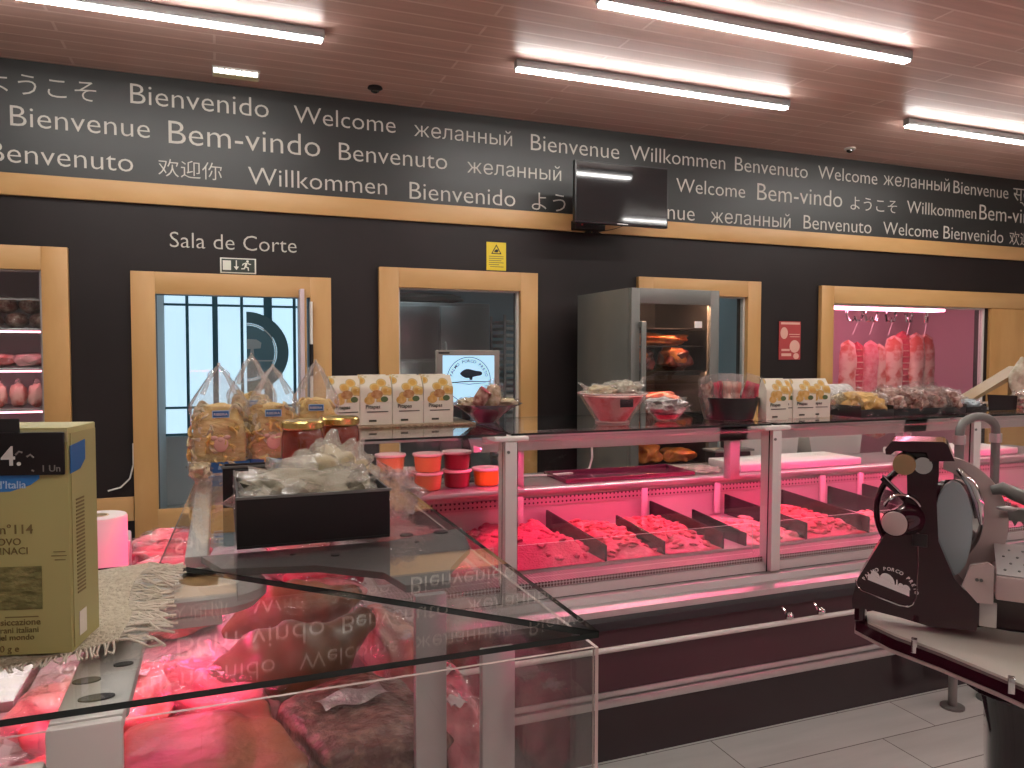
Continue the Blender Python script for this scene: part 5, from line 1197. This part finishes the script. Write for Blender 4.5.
# blade, ring guard and cover
bx, bz = .022, 1.205
def arc_pts(cx, cz, r, y, a0, a1, n): return [(cx + r * math.cos(a0 + (a1 - a0) * i / n), y, cz + r * math.sin(a0 + (a1 - a0) * i / n)) for i in range(n + 1)]
MB().tube(arc_pts(bx - .002, bz + .008, .133, .055, R(100), R(215), 30), .0075, 10).build('ring_guard', 'slicer black', t)
b = MB(); b.lathe([(.0004, 0), (.075, 0), (.080, -.006), (.094, -.001), (.0945, .001), (.08, .008), (.0004, .008)], n=64, T=Matrix.Translation((bx + .040, .075, bz)) @ Matrix.Rotation(R(90), 4, 'X')); b.build('blade', 'chrome', t)
MB().tube([(-.100, .0, 1.300), (-.035, .0, 1.235)], .006, 8).build('guard_strut', 'slicer black', t); MB().tube([(-.098, -.008, 1.308), (-.050, -.008, 1.262)], .0022, 8).build('strut_rod', 'chrome', t)
b = MB()
n = 40
for i in range(n):   # crescent guard right of the blade
    a0, a1 = R(88 - 185 * i / n), R(88 - 185 * (i + 1) / n)
    w0 = .030 + .020 * math.sin(PI * i / n); w1 = .030 + .020 * math.sin(PI * (i + 1) / n); ro = .138
    b.prism([((ro - w0) * math.cos(a0), (ro - w0) * math.sin(a0) * 1.10), (ro * math.cos(a0), ro * math.sin(a0) * 1.10), (ro * math.cos(a1), ro * math.sin(a1) * 1.10), ((ro - w1) * math.cos(a1), (ro - w1) * math.sin(a1) * 1.10)], (bx + .002, .045, bz), X_, Z_, Y_, .012)
b.build('blade_guard', 'slicer pink', t)
cov = [(.022, 1.135), (.015, 1.18), (.014, 1.225), (.020, 1.265), (.032, 1.292), (.048, 1.305), (.064, 1.298), (.078, 1.275), (.088, 1.235), (.090, 1.19), (.086, 1.15), (.078, 1.115), (.066, 1.093), (.052, 1.083), (.038, 1.10)]
b = MB(); b.prism(cov, (0, -.004, 0), X_, Z_, Y_, .03); b.build('blade_cover', 'blade steel', t, bevel=.010, seg=4)
MB().tube([(.058, .03, 1.330), (.085, .03, 1.300), (.102, .03, 1.255), (.108, .03, 1.205)], [.006, .012, .012, .005], 10).build('deflector', 'chrome', t)
b = MB(); b.prism([(.085, 1.130), (.118, 1.140), (.130, 1.132), (.130, 1.050), (.100, 1.048), (.070, 1.082)], (0, -.07, 0), X_, Z_, Y_, .012); br = b.build('guard_bracket', 'slicer pink', t, bevel=.002)
for x, z in ((.098, 1.100), (.106, 1.100)): MB().cyl((x, -.074, z), (x, -.0705, z), .0035, n=12).build('bolt', 'dark steel', br)
b = MB(); b.box(.105, .138, -.052, -.045, .992, 1.047); b.build('carriage_foot', 'alu', t, bevel=.001)
# carriage to the right
MB().box(.132, .42, -.09, .10, 1.066, 1.118).build('carriage', 'slicer pink', t, bevel=.004)
b = MB(); b.prism([(-.085, 1.121), (-.083, 1.118), (.05, 1.158), (.048, 1.162)], (.134, 0, 0), Y_, Z_, X_, .28); cp_ = b.build('carriage_plate', 'alu', t)
b = MB()
for i in range(9):
    for j in range(4): b.cyl((.15 + .026 * i + .012 * (j % 2), -.065 + .028 * j, 1.1275 + .0084 * j), (.15 + .026 * i + .012 * (j % 2), -.0655 + .028 * j, 1.1295 + .0084 * j), .0028, n=8)
o = b.build('spikes', 'dark steel', cp_); o['kind'] = 'stuff'
MB().box(.138, .42, .045, .075, 1.216, 1.244).build('clamp_bar', 'dark steel', t, bevel=.004)
b = MB()
for i in range(14): b.prism([(.150 + i * .018, 1.2155), (.162 + i * .018, 1.2155), (.156 + i * .018, 1.203)], (0, .05, 0), X_, Z_, Y_, .008)
o = b.build('clamp_teeth', 'dark steel', t); o['kind'] = 'stuff'
MB().tube([(.125, .03, 1.285), (.145, .03, 1.292), (.19, .02, 1.275), (.27, .0, 1.25)], [.010, .015, .016, .014], 12).build('crank_arm', 'dark steel', t)
MB().blob((.155, .0, 1.252), (.022, .008, .006), .1, 2, 2).build('lever', 'alu', t)
# base with tray and clips
tray = [(-.131, .041), (-.121, -.030), (-.060, -.090), (.030, -.150), (.134, -.236), (.215, -.305), (.46, -.305), (.46, .10), (.171, .060), (.122, .066), (.061, .012), (.020, .002), (-.044, .045), (-.100, .078)]
ru = [(-.155, .055), (-.150, -.020), (-.070, -.105), (.030, -.170), (.134, -.252), (.215, -.325), (.48, -.325), (.48, .16), (-.10, .16), (-.150, .10)]
b = MB(); b.prism(ru, (0, 0, .925), X_, Y_, Z_, .024); b.box(-.152, -.128, -.03, .10, .9495, 1.0); b.build('base', 'slicer black', t, bevel=.005, seg=3)
b = MB(); b.prism(tray, (0, 0, .9495), X_, Y_, Z_, .006); b.build('tray', 'slicer tray', t, bevel=.001)
b = MB(); b.prism([(x * 1.006, y * 1.02 - .002) for x, y in ru[:6]] + [(x, y + .012) for x, y in ru[:6][::-1]], (0, 0, .918), X_, Y_, Z_, .006); b.build('base_rim', 'slicer pink', t)
for x, y in ((-.020, -.128), (.152, -.262)): b = MB(); b.box(x - .006, x + .006, y - .012, y - .005, .935, .966); b.box(x - .006, x + .006, y - .005, y + .004, .9562, .9662); b.build('tray_clip', 'chrome', t, bevel=.001)
b = MB(); b.prism([(.03, 1.08), (.13, 1.06), (.40, 1.05), (.40, .96), (.10, .96), (.0, .97)], (0, .065, 0), X_, Z_, Y_, .08); b.build('gear_housing', 'slicer black', t, bevel=.005)
t = thing('slicer_stand', 'glossy black fluted pedestal carrying the meat slicer', 'stand', (SX, SY, 0), -A_)
b = MB(); b.lathe([(.21, 0), (.21, .03), (.165, .07), (.150, .20), (.145, .60), (.150, .80), (.165, .88), (.20, .90), (.20, .9245)], (.27, -.04, 0), 40, sq=4); b.build('pedestal', 'black gloss', t)
MB().tube([(.27 + .155 * math.cos(a), -.04 + .155 * math.sin(a), .865) for a in [2 * PI * i / 40 for i in range(40)]], .004, 8, closed=True).build('trim_ring', 'dark steel', t)

# ================================================================== COUNTER ON THE OPPOSITE SIDE OF THE AISLE (behind the photographer)
t = thing('opposite_counter', 'pink lit display counter across the aisle, outside the photo', 'display counter', (0, 0, 0))
ox0, ox1, oy = 1.6, 5.2, -.9
b = MB(); b.box(ox0, ox1, oy - 1.0, oy, .1, .70); b.build('body', 'burgundy', t)
MB().box(ox0, ox1, oy - .98, oy - .03, 0, .099).build('kick_panel', 'kick panel', t)
MB().box(ox0, ox1, oy - .98, oy - .06, .701, .73).build('deck', 'deck metal', t)
MB().pane(ox0, ox1, oy - .03, oy - .022, .70, 1.26, 'y').build('front_glass', ['clear glass', 'glass edge'], t, smooth=False)
MB().pane(ox0, ox1, oy - .70, oy - .02, 1.292, 1.30, 'z').build('top_glass', ['clear glass', 'glass edge'], t, smooth=False)
for x in (ox0, 3.4, ox1 - .05): MB().box(x, x + .05, oy - .12, oy - .035, .70, 1.29).build('post', 'pale alu', t)
b = MB(); b.box(ox0, ox1, oy - .62, oy - .50, 1.19, 1.26); c_ = b.build('light_canopy', 'alu', t)
MB().box(ox0 + .03, ox1 - .03, oy - .60, oy - .52, 1.17, 1.189).build('light_tube', 'pink glow', c_, smooth=False)
